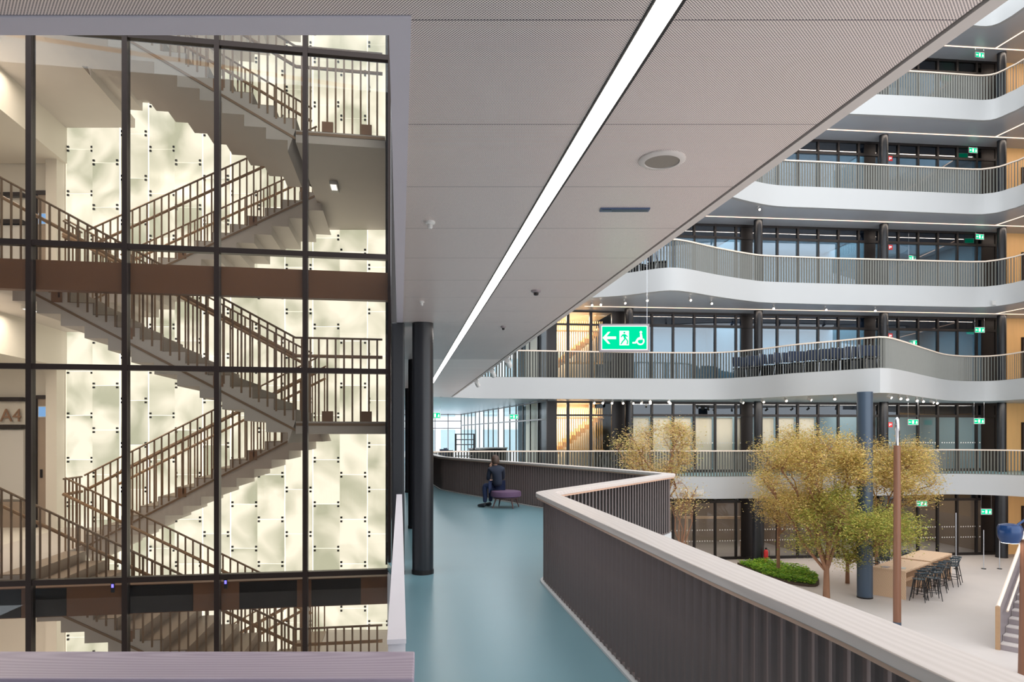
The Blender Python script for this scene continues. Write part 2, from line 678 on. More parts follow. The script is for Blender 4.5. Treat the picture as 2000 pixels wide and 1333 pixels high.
E1 = [P(862, 26.0), P(935, 26.9)] + edge(zt[1], [(1060, 739), (1200, 740.5), (1330, 741.5), (1410, 741), (1480, 737), (1550, 731),
     (1640, 725.5), (1700, 721.5), (1732, 721), (1765, 726.5), (1810, 736.5), (1846, 743.5), (1885, 746), (1932, 746), (1968, 743.5), (2000, 740)])
E1 += [P(2060, 26.0), P(2160, 23.4)]
E2 = [P(1010, 27.5), P(1100, 27.0)] + edge(zt[2], [(1212, 536.5), (1266, 529), (1307, 524.5), (1342, 527.5), (1402, 539), (1460, 548), (1495, 551.7), (1560, 554),
     (1624, 556), (1760, 559), (1900, 562), (1935, 560.5), (1962, 557), (2000, 549)]) + [P(2060, 25.6), P(2160, 23.0)]
E3 = [P(1290, 25.6), P(1400, 26.3)] + edge(zt[3], [(1462, 353.4), (1515, 363.5), (1600, 367.5), (1700, 372), (1800, 376.5), (1900, 380.8), (1925, 380), (1951, 376.4), (1975, 369), (2000, 360)]) + \
    [P(2060, 25.7), P(2160, 23.0)]
E4 = [P(1560, 27.8), P(1620, 28.0)] + edge(zt[4], [(1700, 186), (1807, 191), (1880, 195.5), (1920, 197.5), (1945, 194), (1972, 182), (2000, 167.5)]) + [P(2060, 25.7), P(2160, 23.0)]
E5 = [P(1700, 27.0), P(1800, 28.0)] + edge(zt[5] - SOF, [(1890, 49), (1925, 52), (1945, 48), (1962, 40), (2000, 15)]) + [P(2060, 25.6), P(2160, 23.0)]
EDGES = {n: smooth_path(e, .3) for n, e in zip((1, 2, 3, 4, 5), (E1, E2, E3, E4, E5))}

# our own gallery: near run, corner, return to the tip, long far run, then the far side
near_pts = [W(1.62, -.6), W(1.42, .9), W(1.27, 1.85), W(1.225, 2.25), W(1.16, 2.65), W(1.055, 3.2), W(.885, 4.3), W(.36, 7.75)]
tip = W(2.66, 11.45)
far_run = [W(1.86, 13.3), W(-1.55, 19.4), W(-2.1, 20.5), W(-3.0, 24.4)]
near_path = smooth_path([near_pts[i] for i in range(7)], .2) + [near_pts[7]]
gallery_path = round_path(near_path + [tip] + far_run, .16, 4)
E0 = [W(-3.0, 24.5), W(-2.7, 25.3)] + [P(960, 26.0), P(1100, 26.2)] + edge(0, [(1310, 932.5), (1400, 933)]) + \
    [P(1500, 26.9), P(1640, 27.6)] + edge(0, [(1800, 928), (1848, 927), (1938, 928.3), (2000, 930.5)]) + [P(2060, 26.2), P(2160, 23.6)]
EDGES[0] = smooth_path(E0, .3)

RIGHT = 36.0
BACK = 34.5
A_ = W(1.43, 28.0)
C_ = W(-3.5, 47.0)
EndL = W(-8.0, 47.0)

# ------------------------------------------------------------------ floors, soffits, fascias
# plaza
mb = MB().prism([(-12, -8), (60, -8), (60, 50), (-12, 50)], GZ - .3, GZ)
struct(mb.build('floor', M['plaza']), 'pale stone plaza floor at the foot of the atrium')

# our gallery floor
poly = [(-7, -3), W(-7.0, 1.98), W(-.36, 1.98), (-.04, 2.1), (-.04, 8.2), (-.16, 9.0), (-.16, 40), EndL, C_, A_, (6.2, FY(6.2)), (6.2, BACK), (RIGHT, BACK), (RIGHT, 10)]
ppath = gallery_path + EDGES[0]
poly += [p for p in EDGES[0][::-1]] + [p for p in gallery_path[::-1]] + [(1.4, -3)]
floor0 = struct(MB().prism(poly, -.1, 0).build('floor', M['linoleum']), 'blue grey linoleum walkway floor')
struct(MB().prism(poly, -SOF, -.12).build('ceiling', M['soffit']), 'grey underside of the walkway slab')
tr_i = 1
struct(MB().sweep(ppath, -.05, .06, -SOF - .01, .02).build('trim_1', M['fascia'], smooth=True), 'white curved edge of the walkway slab')
tr_i = 2

for n in range(1, 6):
    e = EDGES[n]
    z1 = zt[n]
    z0 = z1 - SOF
    left = e[0]
    if n == 1:
        back = [(RIGHT, 10), (RIGHT, BACK), (6.2, BACK), (6.2, FY(6.2)), A_, C_, EndL, (-.2, 40), (-.2, 24.02)]
    else:
        back = [(RIGHT, 10), (RIGHT, BACK), (max(6.2, left[0]) if n < 3 else 6.2, BACK), (left[0] if left[0] < 6.2 else 6.2, FY(6.2))]
        if n >= 2:
            back = [(RIGHT, 10), (RIGHT, BACK), (5.4, BACK), (5.4, left[1] if n > 1 else 0)]
    pl = list(e) + back
    struct(MB().prism(pl, z0, z0 + .15).build('ceiling', M['soffit']), 'smooth grey soffit under the %s' % LEV[n])
    struct(MB().prism(pl, z1 - .12, z1).build('floor', M['roomfloor']), 'floor of the %s' % LEV[n])
    o = MB().sweep(e, -.05, .12, z0 - .01, z1 + .02).build('trim_%d' % tr_i, M['fascia'], smooth=True)
    struct(o, 'white curved fascia band of the %s' % LEV[n])
    tr_i += 1

# near ceiling
cpoly = [(.035, 24), (1.76, 24), (1.76, -3), (-7, -3), W(-7.0, 2.16), W(-.3193, 2.16)]
struct(MB().prism(cpoly, CEIL, CEIL + .06).build('ceiling', M['perf']), 'perforated grey metal ceiling over the walkway')
struct(MB().bx((1.76, -3, CEIL + .012), (1.775, 24, CEIL + .06)).build('trim_%d' % tr_i, M['gap']), 'dark shadow gap at the ceiling edge')
tr_i += 1
struct(MB().bx((1.775, -3, CEIL - .004), (1.83, 24, H + .02)).build('trim_%d' % tr_i, M['trimc']), 'pale edge trim along the open side of the ceiling')
tr_i += 1
# slab above the near ceiling
struct(MB().prism([(.035, 24), (1.77, 24), (1.77, -3), (-7, -3), W(-7.0, 2.16), W(-.3193, 2.16)], H - .2, H).build('floor', M['roomfloor']), 'floor slab above the walkway ceiling')
# ceiling frame round the light well
c0, c1 = W(-7.0, 2.26), W(-.407, 2.26)
band = [W(-7.0, 2.165), W(-.3193, 2.165), (.035, 9.2), (-.035, 9.2), c1, c0]
struct(MB().prism(band, CEIL - .006, H).build('trim_%d' % tr_i, M['frame_band']), 'plain lavender grey ceiling frame round the light well')
tr_i += 1

# low plaster upstand along the light well
up = thing('parapet_upstand', 'narrow white plaster parapet beside the glass stair, left edge of the walkway', 'parapet', (0, 2.2, 0))
pp = [(-.037, 2.22), (.018, 2.22), (.022, 7.55), (-.032, 7.55)]
MB().prism(pp, 0, .985).build('upstand', M['plaster'], up)
MB().prism([(-.04, 2.2), (.02, 2.2), (.024, 7.57), (-.036, 7.57)], .985, 1.0).build('cap', M['plaster'], up)

# wall running deep behind the glass stair (left wall of the corridor)
struct(MB().bx((-.19, 9.35, -.1), (-.16, 40, 12)).build('wall_left', M['matte_dark']), 'dark wall on the left of the deep corridor')

struct(MB().bx((-14, -7.2, -4), (.6, -7, 14)).build('wall_rear', M['roomceil']), 'unseen wall behind the viewer, added to darken stair glass reflections')  # out of view, added to keep bright sky out of the stair glass
struct(MB().bx((-14.2, -7, -4), (-14, 9, 14)).build('wall_well', M['roomceil']), 'unseen left wall of the light well, added to darken reflections')  # side piece of the added screen against sky reflections
# ------------------------------------------------------------------ railings
def bowed(x, y, rz, w, t, z0, z1, n=5, bow=.14):
    """slat with a bowed cross-section"""
    out, inn = [], []
    for i in range(n + 1):
        u = -1 + 2 * i / n
        yy = w * bow * (1 - u * u)
        out.append((x + u * w / 2, y + yy + t / 2))
        inn.append((x + u * w / 2, y + yy - t / 2))
    vs, fs = [], []
    for (a, b) in zip(out, inn):
        vs += [(*a, z0), (*a, z1), (*b, z0), (*b, z1)]
    for i in range(n):
        o, q = 4 * i, 4 * i + 4
        fs += [(o, q, q + 1, o + 1), (o + 2, o + 3, q + 3, q + 2), (o + 1, q + 1, q + 3, o + 3), (o, o + 2, q + 2, q)]
    fs += [(0, 1, 3, 2), (4 * n, 4 * n + 2, 4 * n + 3, 4 * n + 1)]
    return MB().add(vs, fs)


def railing(name, label, path, z, h, pitch, fw, ang, rail_w, rail_t, slat_m, rail_m, ft=.012, inset=.06, group=None, individual=0, cat='railing', edge_m=None, rot2=None):
    p0 = path[0]
    r = thing(name, label, cat, (p0[0], p0[1], z), 0, group)
    ip = offset(path, inset)
    t = MB().sweep(ip, -rail_w / 2, rail_w / 2, z + h - rail_t, z + h).build('handrail', rail_m, r, smooth=True, bevel=.004 if rail_w > .15 else 0)
    if edge_m:
        MB().sweep(ip, -rail_w / 2 + .015, rail_w / 2 - .015, z + h - rail_t - .022, z + h - rail_t).build('handrail_underside', edge_m, r, smooth=True)
    st = along(ip, pitch, pitch * .5)
    top = z + h - rail_t - (.022 if edge_m else 0)
    rest = MB()
    cnt = 0
    rest_n = 0
    base = None
    order = sorted(st, key=lambda q: q[0].length) if individual else st
    for q, tg in order:
        a = atan2(tg.y, tg.x) + ang
        if cnt < individual:
            if base is None:
                base = bowed(0, 0, 0, fw, ft, .02, top - z).build('slat', slat_m, r)
                o = base
                o.matrix_parent_inverse = Matrix()
            else:
                o = base.copy()
                C.objects.link(o)
            o.location = (q.x - p0[0], q.y - p0[1], 0)
            o.rotation_euler = (0, 0, a)
            cnt += 1
        else:
            if individual:
                bb_ = bowed(0, 0, 0, fw, ft, z + .02, top)
                Mx = Matrix.Translation((q.x, q.y, 0)) @ Matrix.Rotation(a, 4, 'Z')
                rest.add([Mx @ Vector(v) for v in bb_.v], bb_.f)
            else:
                rest.box((q.x, q.y, (top + z + .02) / 2), (fw, ft, top - z - .02), a)
            rest_n += 1
    if rest_n:
        o = rest.build('slat' if individual else 'slat_screen', slat_m, r)
        if individual:
            o['kind'] = 'stuff'
    MB().sweep(ip, -.02, .02, z + .02, z + .04).build('bottom_rail', slat_m, r)
    return r


for n in range(1, 5):
    e = EDGES[n]
    railing('balustrade', 'grey slatted balustrade with pale handrail along the %s, far side of the atrium' % LEV[n], e, zt[n], 1.12, .112, .068, radians(-45), .075, .05,
            M['slat'], M['rail'], group='slatted balustrades of the far galleries')
railing('balustrade', 'grey slatted balustrade on walkway level, straight ahead across the atrium', EDGES[0], 0, 1.05, .112, .068, radians(-45), .075, .05,
        M['slat'], M['rail'], group='slatted balustrades of the far galleries')
# near gallery: travelling away from the camera with the atrium on the right, slats turned the other way
railing('walkway_balustrade', 'zigzag brown slatted balustrade with wide pale wood coping beside the walkway', gallery_path, 0, 1.0, .105, .062, radians(50), .225, .045,
        M['slat_near'], M['coping'], ft=.014, inset=.0, individual=100, edge_m=M['coping_edge'])

# foreground coping over the light well
fc = thing('foreground_coping', 'lavender grey wood coping rail in the foreground, bottom left', 'railing', (W(-2, 1.93)[0], W(-2, 1.93)[1], 0))
MB().prism([W(-7, 1.82), W(-.262, 1.82), W(-.292, 2.05), W(-7, 2.05)], .955, 1.0).build('coping', M['coping_near'], fc, bevel=.004)
MB().prism([W(-7, 1.835), W(-.275, 1.835), W(-.305, 2.035), W(-7, 2.035)], .93, .955).build('coping_underside', M['coping_edge'], fc)
pst = MB()
for k in range(60):
    xc = -.45 - k * .11
    c = W(xc, 1.93)
    pst.box((c[0], c[1], .465), (.08, .014, .93), -TH + radians(40))
pst.build('slat_screen', M['slat_near'], fc)

# ------------------------------------------------------------------ near ceiling fittings
ls = thing('linear_ceiling_light', 'long recessed white light strip running down the walkway ceiling', 'light', (.815, 8, CEIL))
MB().bx((.763, -3, CEIL - .004), (.772, 19.5, CEIL)).bx((.848, -3, CEIL - .004), (.862, 19.5, CEIL)).build('housing', M['gap'], ls)
MB().bx((.772, -3, CEIL - .006), (.848, 19.5, CEIL - .001)).build('diffuser', M['strip'], ls)

c = PZ(1293, 312, CEIL)
sp = thing('ceiling_speaker', 'round grey ceiling speaker right of the light strip', 'speaker', (c[0], c[1], CEIL))
MB().lathe((c[0], c[1], CEIL), [(.112, 0), (.112, -.006), (.104, -.012), (.084, -.014), (.082, -.004)], 40).build('trim_ring', M['trimc'], sp, smooth=True)
MB().lathe((c[0], c[1], CEIL), [(.082, -.003), (.081, -.010)], 40).build('grille', M['speaker'], sp)
c = PZ(950, 668, CEIL)
sp2 = dup(sp, (c[0], c[1], CEIL), None, 'small looking round ceiling speaker farther down the walkway ceiling')
for px, py, lb in ((888, 729, 'round ceiling speaker beyond the second smoke detector'), (862, 758, 'farthest round ceiling speaker')):
    c = PZ(px, py, CEIL)
    dup(sp, (c[0], c[1], CEIL), None, lb)

c = PZ(1220, 409, CEIL)
sd = thing('slot_diffuser', 'short blue grey ventilation slot in the perforated ceiling', 'vent', (c[0], c[1], CEIL), -TH)
MB().bx((-.145, -.028, -.008), (.145, .028, 0)).build('frame', M['bluegrey'], sd).matrix_parent_inverse = Matrix()
MB().bx((-.135, -.02, -.012), (-.08, .0, -.007)).bx((-.075, -.02, -.010), (.135, -.004, -.007)).bx((-.075, .004, -.010), (.135, .02, -.007)).build('blade', M['column_blue'], sd).matrix_parent_inverse = Matrix()


def det(px, py, label, s=1.0, dark=False):
    c = PZ(px, py, CEIL)
    d = thing('smoke_detector', label, 'detector', (c[0], c[1], CEIL), 0)
    MB().lathe((0, 0, 0), [(.05 * s, 0), (.05 * s, -.012), (.035 * s, -.02)], 20).build('base', M['lightgrey'] if not dark else M['signgrey'], d, smooth=True).matrix_parent_inverse = Matrix()
    MB().lathe((0, 0, 0), [(.026 * s, -.02), (.026 * s, -.038), (.016 * s, -.045)], 16).build('sensor_head', M['lightgrey'] if not dark else M['dark'], d, smooth=True).matrix_parent_inverse = Matrix()
    return d


det(840, 433, 'white ceiling detector on the left of the light strip', .62)
det(1047, 568, 'grey ceiling detector on the right of the light strip', .9, True)
det(824, 589, 'tiny pale ceiling detector above the black column', .5)
det(983, 638, 'small ceiling detector between the light strip and the ceiling edge', .6, True)

# ------------------------------------------------------------------ columns on the walkway
def column(name, x, y, r, z0, z1, label, m, group=None):
    c = thing(name, label, 'column', (x, y, z0), 0, group)
    MB().cyl((x, y), r, z0, z1, 40).build('shaft', m, c, smooth=True)
    MB().cyl((x, y), r + .006, z0, z0 + .05, 40).build('base_ring', M['dark'], c, smooth=True)
    return c


column('round_column', .27, 8.2, .125, 0, CEIL, 'nearest black round column standing on the walkway', M['column'], 'black columns along the walkway')
column('round_column', .27, 12.2, .125, 0, CEIL, 'black round column half hidden behind the nearest one', M['column'], 'black columns along the walkway')
column('round_column', .27, 19.8, .125, 0, CEIL, 'farthest black round column along the walkway', M['column'], 'black columns along the walkway')
cc = thing('corner_post', 'black post at the corner of the glazed stair hall', 'column', (-.02, 8.4, 0))
MB().bx((-.095, 8.15, 0), (.055, 8.5, CEIL)).build('shaft', M['column'], cc, bevel=.02)
MB().bx((-.099, 8.146, 0), (.059, 8.504, .05)).build('base_plate', M['dark'], cc)

# ------------------------------------------------------------------ glazed stair hall
GY = 9.0
ZB, ZT = -4.2, 11.6
gw = sroot('window_1', 'tall bronze framed glass wall of the stair hall')
MX = [-.125 - 1.06 * k for k in range(8)]
mm = MB()
for x in MX[1:]:
    mm.bx((x - .03, GY - .05, ZB), (x + .03, GY + .06, ZT))
mm.build('mullion', M['mullion'], gw)
mm = MB().bx((-.15, GY - .05, ZB), (-.115, GY + .3, ZT))
mm.build('end_mullion', M['mullion'], gw)
TZ = [-4.08, -1.4, -.12, 2.47, 3.95, 6.53]
mm = MB()
for z in TZ:
    mm.bx((MX[-1], GY - .04, z - .033), (-.15, GY + .05, z + .033))
mm.build('transom', M['mullion'], gw)
zs = [ZB] + TZ + [ZT]
pn = MB()
for i in range(len(MX) - 1):
    for k in range(len(zs) - 1):
        pn.bx((MX[i + 1] + .03, GY - .004, zs[k] + .03), (MX[i] - .03, GY + .004, zs[k + 1] - .03))
pn.build('pane', GL['stair'], gw)

HS = 3.97
Z0 = -.15
zsf = {n: Z0 + HS * n for n in (-1, 0, 1, 2)}
RISE = HS / 2 / 13
GO = .282
XT = -5.07
XB = XT + 13 * GO
F1 = (9.65, 11.45)
F2 = (12.1, 13.55)
WZC = 13.32                   # distance of the luminous wall

# copper coloured spandrels just behind the glass
for n, cols in ((0, 1), (1, 0)):
    s_ = MB().bx((-8, GY + .07, zsf[n] - .41), (-.155, GY + .2, zsf[n] - .05)).build('trim_%d' % tr_i, M['brown'])
    struct(s_, 'copper brown spandrel band behind the stair glass, %s' % ('lower' if n == 0 else 'upper'))
    if n == 0:
        d = MB()
        for a, b in ((-7.5, -4.5), (-4.42, -4.0), (-3.28, -2.55), (-2.0, -1.3), (-1.12, -.5)):
            d.bx((a, GY + .062, zsf[n] - .40), (b, GY + .07, zsf[n] - .06))
        d.build('dark_panel', M['dark'], s_)
    tr_i += 1


def saw(x0, z0, sgn, n=13):
    """stair outline: sgn=+1 climbs towards +x, starting at (x0, z0); sgn=-1 goes down towards +x"""
    top = []
    if sgn > 0:
        x, z = x0, z0
        for i in range(n):
            top.append((x, z))
            top.append((x, z + RISE))
            x += GO
            z += RISE
        top.append((x, z))
    else:
        x, z = x0, z0
        for i in range(n):
            top.append((x, z))
            x += GO
            top.append((x, z))
            z -= RISE
        top.append((x, z))
    return top


def flight(label, x0, z0, sgn, ys, idx):
    f = thing('stair_flight', label, 'stairs', (x0, ys[0], z0), 0, 'concrete stair flights behind the glass')
    top = saw(x0, z0, sgn)
    T = .30
    if sgn > 0:
        bot = [(x + GO * .0 + .10, z - T) for x, z in top]
    else:
        bot = [(x - .10, z - T) for x, z in top]
    y0, y1 = ys
    # build as one solid body with stepped top and stepped soffit
    prof = top + bot[::-1]
    MB().sideprism(prof, y0, y1).build('stair_body', M['concrete'], f)
    # treads / risers, brownish, set back a little from the sides
    tr = MB()
    n = 13
    for i in range(n):
        if sgn > 0:
            xa = x0 + i * GO
            za = z0 + (i + 1) * RISE
            tr.bx((xa - .012, y0 + .012, za - RISE), (xa, y1 - .012, za))
            tr.bx((xa - .012, y0 + .012, za), (xa + GO, y1 - .012, za + .012))
        else:
            xa = x0 + i * GO
            za = z0 - i * RISE
            tr.bx((xa, y0 + .012, za), (xa + GO + .012, y1 - .012, za + .012))
            tr.bx((xa + GO, y0 + .012, za - RISE), (xa + GO + .012, y1 - .012, za))
    tr.build('tread', M['step'], f)
    # side trim bars the balusters stand on
    sl = RISE / GO * sgn
    for yy in (y0 - .012, y1 + .002):
        a = (x0, z0 + (-.02 if sgn > 0 else -.10))
        L = n * GO
        prof = [(a[0], a[1]), (a[0] + L, a[1] + sl * L), (a[0] + L, a[1] + sl * L - .035), (a[0], a[1] - .035)]
        MB().sideprism(prof, yy, yy + .01).build('side_trim', M['brass'], f)
    # risers shown on the side facing the glass: short copper pads
    for i in (2, 5, 9):
        if sgn > 0:
            xa, za = x0 + i * GO, z0 + i * RISE
        else:
            xa, za = x0 + i * GO + .05, z0 - (i + 1) * RISE
        MB().bx((xa + .02, y0 - .006, za + .0), (xa + .15, y0 + .02, za + .15)).build('copper_pad', M['copper_pad'], f)
    return f


BAL = None


def baluster(parent, x, y, zb, zt_, r=.009):
    global BAL
    key = round(zt_ - zb, 2)
    if BAL is None:
        BAL = {}
    if key not in BAL:
        m_ = MB().box((0, 0, key / 2), (.025, .012, key))
        me = bpy.data.meshes.new('baluster')
        me.from_pydata(m_.v, [], m_.f)
        me.materials.append(M['brass'])
        BAL[key] = me
    o = bpy.data.objects.new('baluster', BAL[key])
    C.objects.link(o)
    o.parent = parent
    o.location = (x - parent.location.x, y - parent.location.y, zb - parent.location.z)
    return o


def stair_rail(label, pts, hand=True, side=0, pitch=.112, h=1.14, group='brass balustrades of the glazed stair'):
    """pts: 3-D foot line of the balustrade"""
    p0 = pts[0]
    r = thing('stair_balustrade', label, 'railing', p0, 0, group)
    V = [Vector(p) for p in pts]
    MB().pipe([v + Vector((0, 0, h)) for v in V], .016, 6).build('top_rail', M['brass'], r, smooth=True)
    if hand:
        MB().pipe([v + Vector((0, side * .07, h - .24)) for v in V], .024, 8).build('handrail', M['handrail'], r, smooth=True)
    acc = 0
    d = pitch * .5
    for i in range(len(V) - 1):
        L = (V[i + 1] - V[i]).length
        Lh = hypot(V[i + 1].x - V[i].x, V[i + 1].y - V[i].y)
        if Lh < 1e-6:
            continue
        while d < acc + Lh:
            q = V[i] + (V[i + 1] - V[i]) * ((d - acc) / Lh)
            baluster(r, q.x, q.y, q.z, q.z + h)
            d += pitch
        acc += Lh
    return r


NAMES = {-1: 'lowest', 0: 'middle', 1: 'upper'}


def wallY(x, off=0.0):
    """plan y of the luminous wall at x"""
    return (WZC - off - x * ST) / CT


def slab_poly(xa, xb, ya, off=.06):
    return [(xa, ya), (xb, ya), (xb, wallY(xb, off)), (xa, wallY(xa, off))]


idx = 0
for n in (-1, 0, 1):
    zf, zm, zu = zsf[n], zsf[n] + HS / 2, zsf[n] + HS
    nm = NAMES[n]
    flight('rear concrete flight rising to the right, %s storey of the glazed stair' % nm, XT, zf, +1, F2, idx)
    flight('front concrete flight dropping to the right, %s storey of the glazed stair' % nm, XT, zu, -1, F1, idx)
    # half landing on the right
    ld = thing('half_landing', 'concrete half landing at the right end of the %s stair storey' % nm, 'stair landing', (XB, F1[0], zm), 0, 'stair landings')
    MB().prism(slab_poly(XB + .005, -.2, F1[0]), zm - .17, zm).build('slab', M['concrete'], ld)
    MB().bx((XB + .01, F1[0] - .012, zm - .06), (-.2, F1[0] - .002, zm - .025)).build('side_trim', M['brass'], ld)
    MB().bx((XB + .35, F1[0] - .008, zm), (XB + .5, F1[0] + .03, zm + .14)).bx((XB + .88, F1[0] - .008, zm), (XB + 1.02, F1[0] + .03, zm + .14)).build('copper_pad', M['copper_pad'], ld)
    # railings: front flight, near side, with the landing front
    s = RISE / GO
    stair_rail('balustrade on the glass side of the front flight and half landing, %s storey' % nm,
               [(XT, F1[0] + .0, zu), (XB, F1[0], zm), (-.24, F1[0], zm)], True, 1)
    stair_rail('balustrade on the inner side of the front flight, %s storey' % nm,
               [(XT, F1[1], zu), (XB, F1[1], zm)], True, -1)
    stair_rail('balustrade on the inner side of the rear flight, %s storey' % nm,
               [(XT, F2[0], zf), (XB, F2[0], zm)], True, 1)
    stair_rail('balustrade on the luminous wall side of the rear flight, %s storey' % nm,
               [(XT, F2[1], zf), (XB, F2[1], zm)], True, -1)
    idx += 1
flight('rear concrete flight rising to the right from the top landing of the glazed stair', XT, zsf[2], +1, F2, idx)
# main landings on the left
for n in (-1, 0, 1, 2):
    zf = zsf[n]
    ld = thing('main_landing', 'concrete main landing at the left end of the stair, %s floor' % ['lowest', 'walkway', 'upper', 'top'][n + 1], 'stair landing', (XT, GY + .3, zf), 0, 'stair landings')
    MB().prism(slab_poly(-6.4, XT - .005, GY + .24), zf - .17, zf).build('slab', M['concrete'], ld)
    MB().prism([(-10.45, GY + .24), (-6.4, GY + .24), (-6.4, wallY(-6.4, .02)), (-10.45, wallY(-10.45, .02))], zf - (.85 if n >= 0 else .17), zf).build('lobby_slab', M['white'], ld)
    if n < 2:
        stair_rail('balustrade along the glass on the main landing, %s floor' % ['lowest', 'walkway', 'upper'][n + 1],
                   [(-8.6, GY + .62, zf), (XT - .28, GY + .62, zf), (XT - .02, F1[0], zf)], False, pitch=.11, h=1.1)
        stair_rail('short balustrade between the two flights on the main landing, %s floor' % ['lowest', 'walkway', 'upper'][n + 1],
                   [(XT - .03, F1[1] + .02, zf), (XT - .03, F2[0] - .02, zf)], True, pitch=.12, h=1.12)

# luminous wall of bolted glass panels
lw = thing('luminous_wall', 'backlit wall of overlapping pale glass panels behind the stair', 'light wall', (P(450, WZC)[0], P(450, WZC)[1], -4.1))


def panel_mat(name, base, dark, s):
    m = bpy.data.materials.new(name)
    m.use_nodes = True
    nt = m.node_tree
    nt.nodes.clear()
    N, L = nt.nodes, nt.links
    o = N.new('ShaderNodeOutputMaterial')
    e = N.new('ShaderNodeEmission')
    e.inputs[1].default_value = s
    tc = N.new('ShaderNodeTexCoord')
    oi = N.new('ShaderNodeObjectInfo')
    ad = N.new('ShaderNodeVectorMath')
    ad.operation = 'ADD'
    sc = N.new('ShaderNodeVectorMath')
    sc.operation = 'SCALE'
    sc.inputs['Scale'].default_value = 37.0
    cb = N.new('ShaderNodeCombineXYZ')
    L.new(oi.outputs['Random'], cb.inputs[0])
    L.new(oi.outputs['Random'], cb.inputs[2])
    L.new(cb.outputs[0], sc.inputs[0])
    L.new(tc.outputs['Object'], ad.inputs[0])
    L.new(sc.outputs[0], ad.inputs[1])
    nz = N.new('ShaderNodeTexNoise')
    nz.inputs['Scale'].default_value = 1.3
    nz.inputs['Detail'].default_value = 3
    nz.inputs['Roughness'].default_value = .35
    nz.inputs['Distortion'].default_value = .7
    L.new(ad.outputs[0], nz.inputs['Vector'])
    r = N.new('ShaderNodeValToRGB')
    r.color_ramp.elements[0].position = .32
    r.color_ramp.elements[0].color = dark
    r.color_ramp.elements[1].position = .62
    r.color_ramp.elements[1].color = base
    ml = N.new('ShaderNodeMath')
    ml.operation = 'MULTIPLY_ADD'
    ml.inputs[1].default_value = .14
    L.new(oi.outputs['Random'], ml.inputs[0])
    sb = N.new('ShaderNodeMath')
    sb.operation = 'SUBTRACT'
    sb.inputs[1].default_value = .07
    L.new(nz.outputs['Fac'], sb.inputs[0])
    L.new(sb.outputs[0], ml.inputs[2])
    L.new(ml.outputs[0], r.inputs[0])
    L.new(r.outputs[0], e.inputs[0])
    g = N.new('ShaderNodeBsdfGlossy')
    g.inputs['Roughness'].default_value = .15
    g.inputs[0].default_value = (.05, .05, .05, 1)
    a = N.new('ShaderNodeAddShader')
    L.new(e.outputs[0], a.inputs[0])
    L.new(g.outputs[0], a.inputs[1])
    L.new(a.outputs[0], o.inputs[0])
    return m


pm = panel_mat('backlit_onyx_glass', hexc(255, 250, 234), hexc(186, 188, 166), .73)
bkm = emission('bright_light_box', (1.0, .96, .86, 1), 1.7)
XMAX = (-.2 - WZC * ST) / CT
PW, PH = 53.45 * WZC / F, 86.7 * WZC / F
x_l = (130.5 - 1000) / F * WZC
cols = 12
a0, b0 = W(x_l, WZC + .03), W(x_l + PW * cols + .1, WZC + .03)
bb = MB().prism([W(x_l, WZC + .03), W(XMAX, WZC + .03), W(XMAX, WZC + .08), W(x_l, WZC + .08)], -4.05, 11.5)
bb.build('light_box', bkm, lw)
cells = []
for c_ in range(cols):
    # panel joints: column 0 at y=696, next columns shifted by two thirds / one third of a panel
    y0 = [696, 753, 724, 782 - 86.7][c_ % 4] if False else (696 + (57.8, 0, 28.9)[(c_ + 2) % 3] if True else 0)
    zj = EYE + (HOR - y0) * WZC / F
    k0 = math.floor((-4.05 - zj) / PH)
    k = k0
    while zj + k * PH < 11.4:
        lo, hi = max(-4.05, zj + k * PH), min(11.4, zj + (k + 1) * PH)
        if hi - lo > .1:
            cells.append((c_, lo, hi))
        k += 1
full = [c for c in cells if c[2] - c[1] > PH - .01]
part = [c for c in cells if c[2] - c[1] <= PH - .01]
full.sort(key=lambda c: (c[1] < -1.6 or c[1] > 8.7 or (c[1] > 7.2 and c[0] < 6), c[1]))


def panel_mesh(w, h):
    # slightly bowed pane
    mb_ = MB()
    n = 6
    vs, fs = [], []
    for i in range(n + 1):
        t = i / n
        x = -w / 2 + w * t
        y = .006 * sin(pi * t)
        vs += [(x, y, 0), (x, y, h), (x, y + .008, 0), (x, y + .008, h)]
    for i in range(n):
        o, q = 4 * i, 4 * i + 4
        fs += [(o, o + 1, q + 1, q), (o + 2, q + 2, q + 3, o + 3), (o + 1, o + 3, q + 3, q + 1), (o, q, q + 2, o + 2)]
    fs += [(0, 2, 3, 1), (4 * n, 4 * n + 1, 4 * n + 3, 4 * n + 2)]
    return mb_.add(vs, fs)


def fix_mesh(w, h):
    m_ = MB()
    for sx in (-1, 1):
        for zz in (.035, h - .035):
            if h < .3 and zz > .1:
                continue
            m_.box((sx * (w / 2 - .035), -.014, zz), (.036, .03, .036))
    return m_


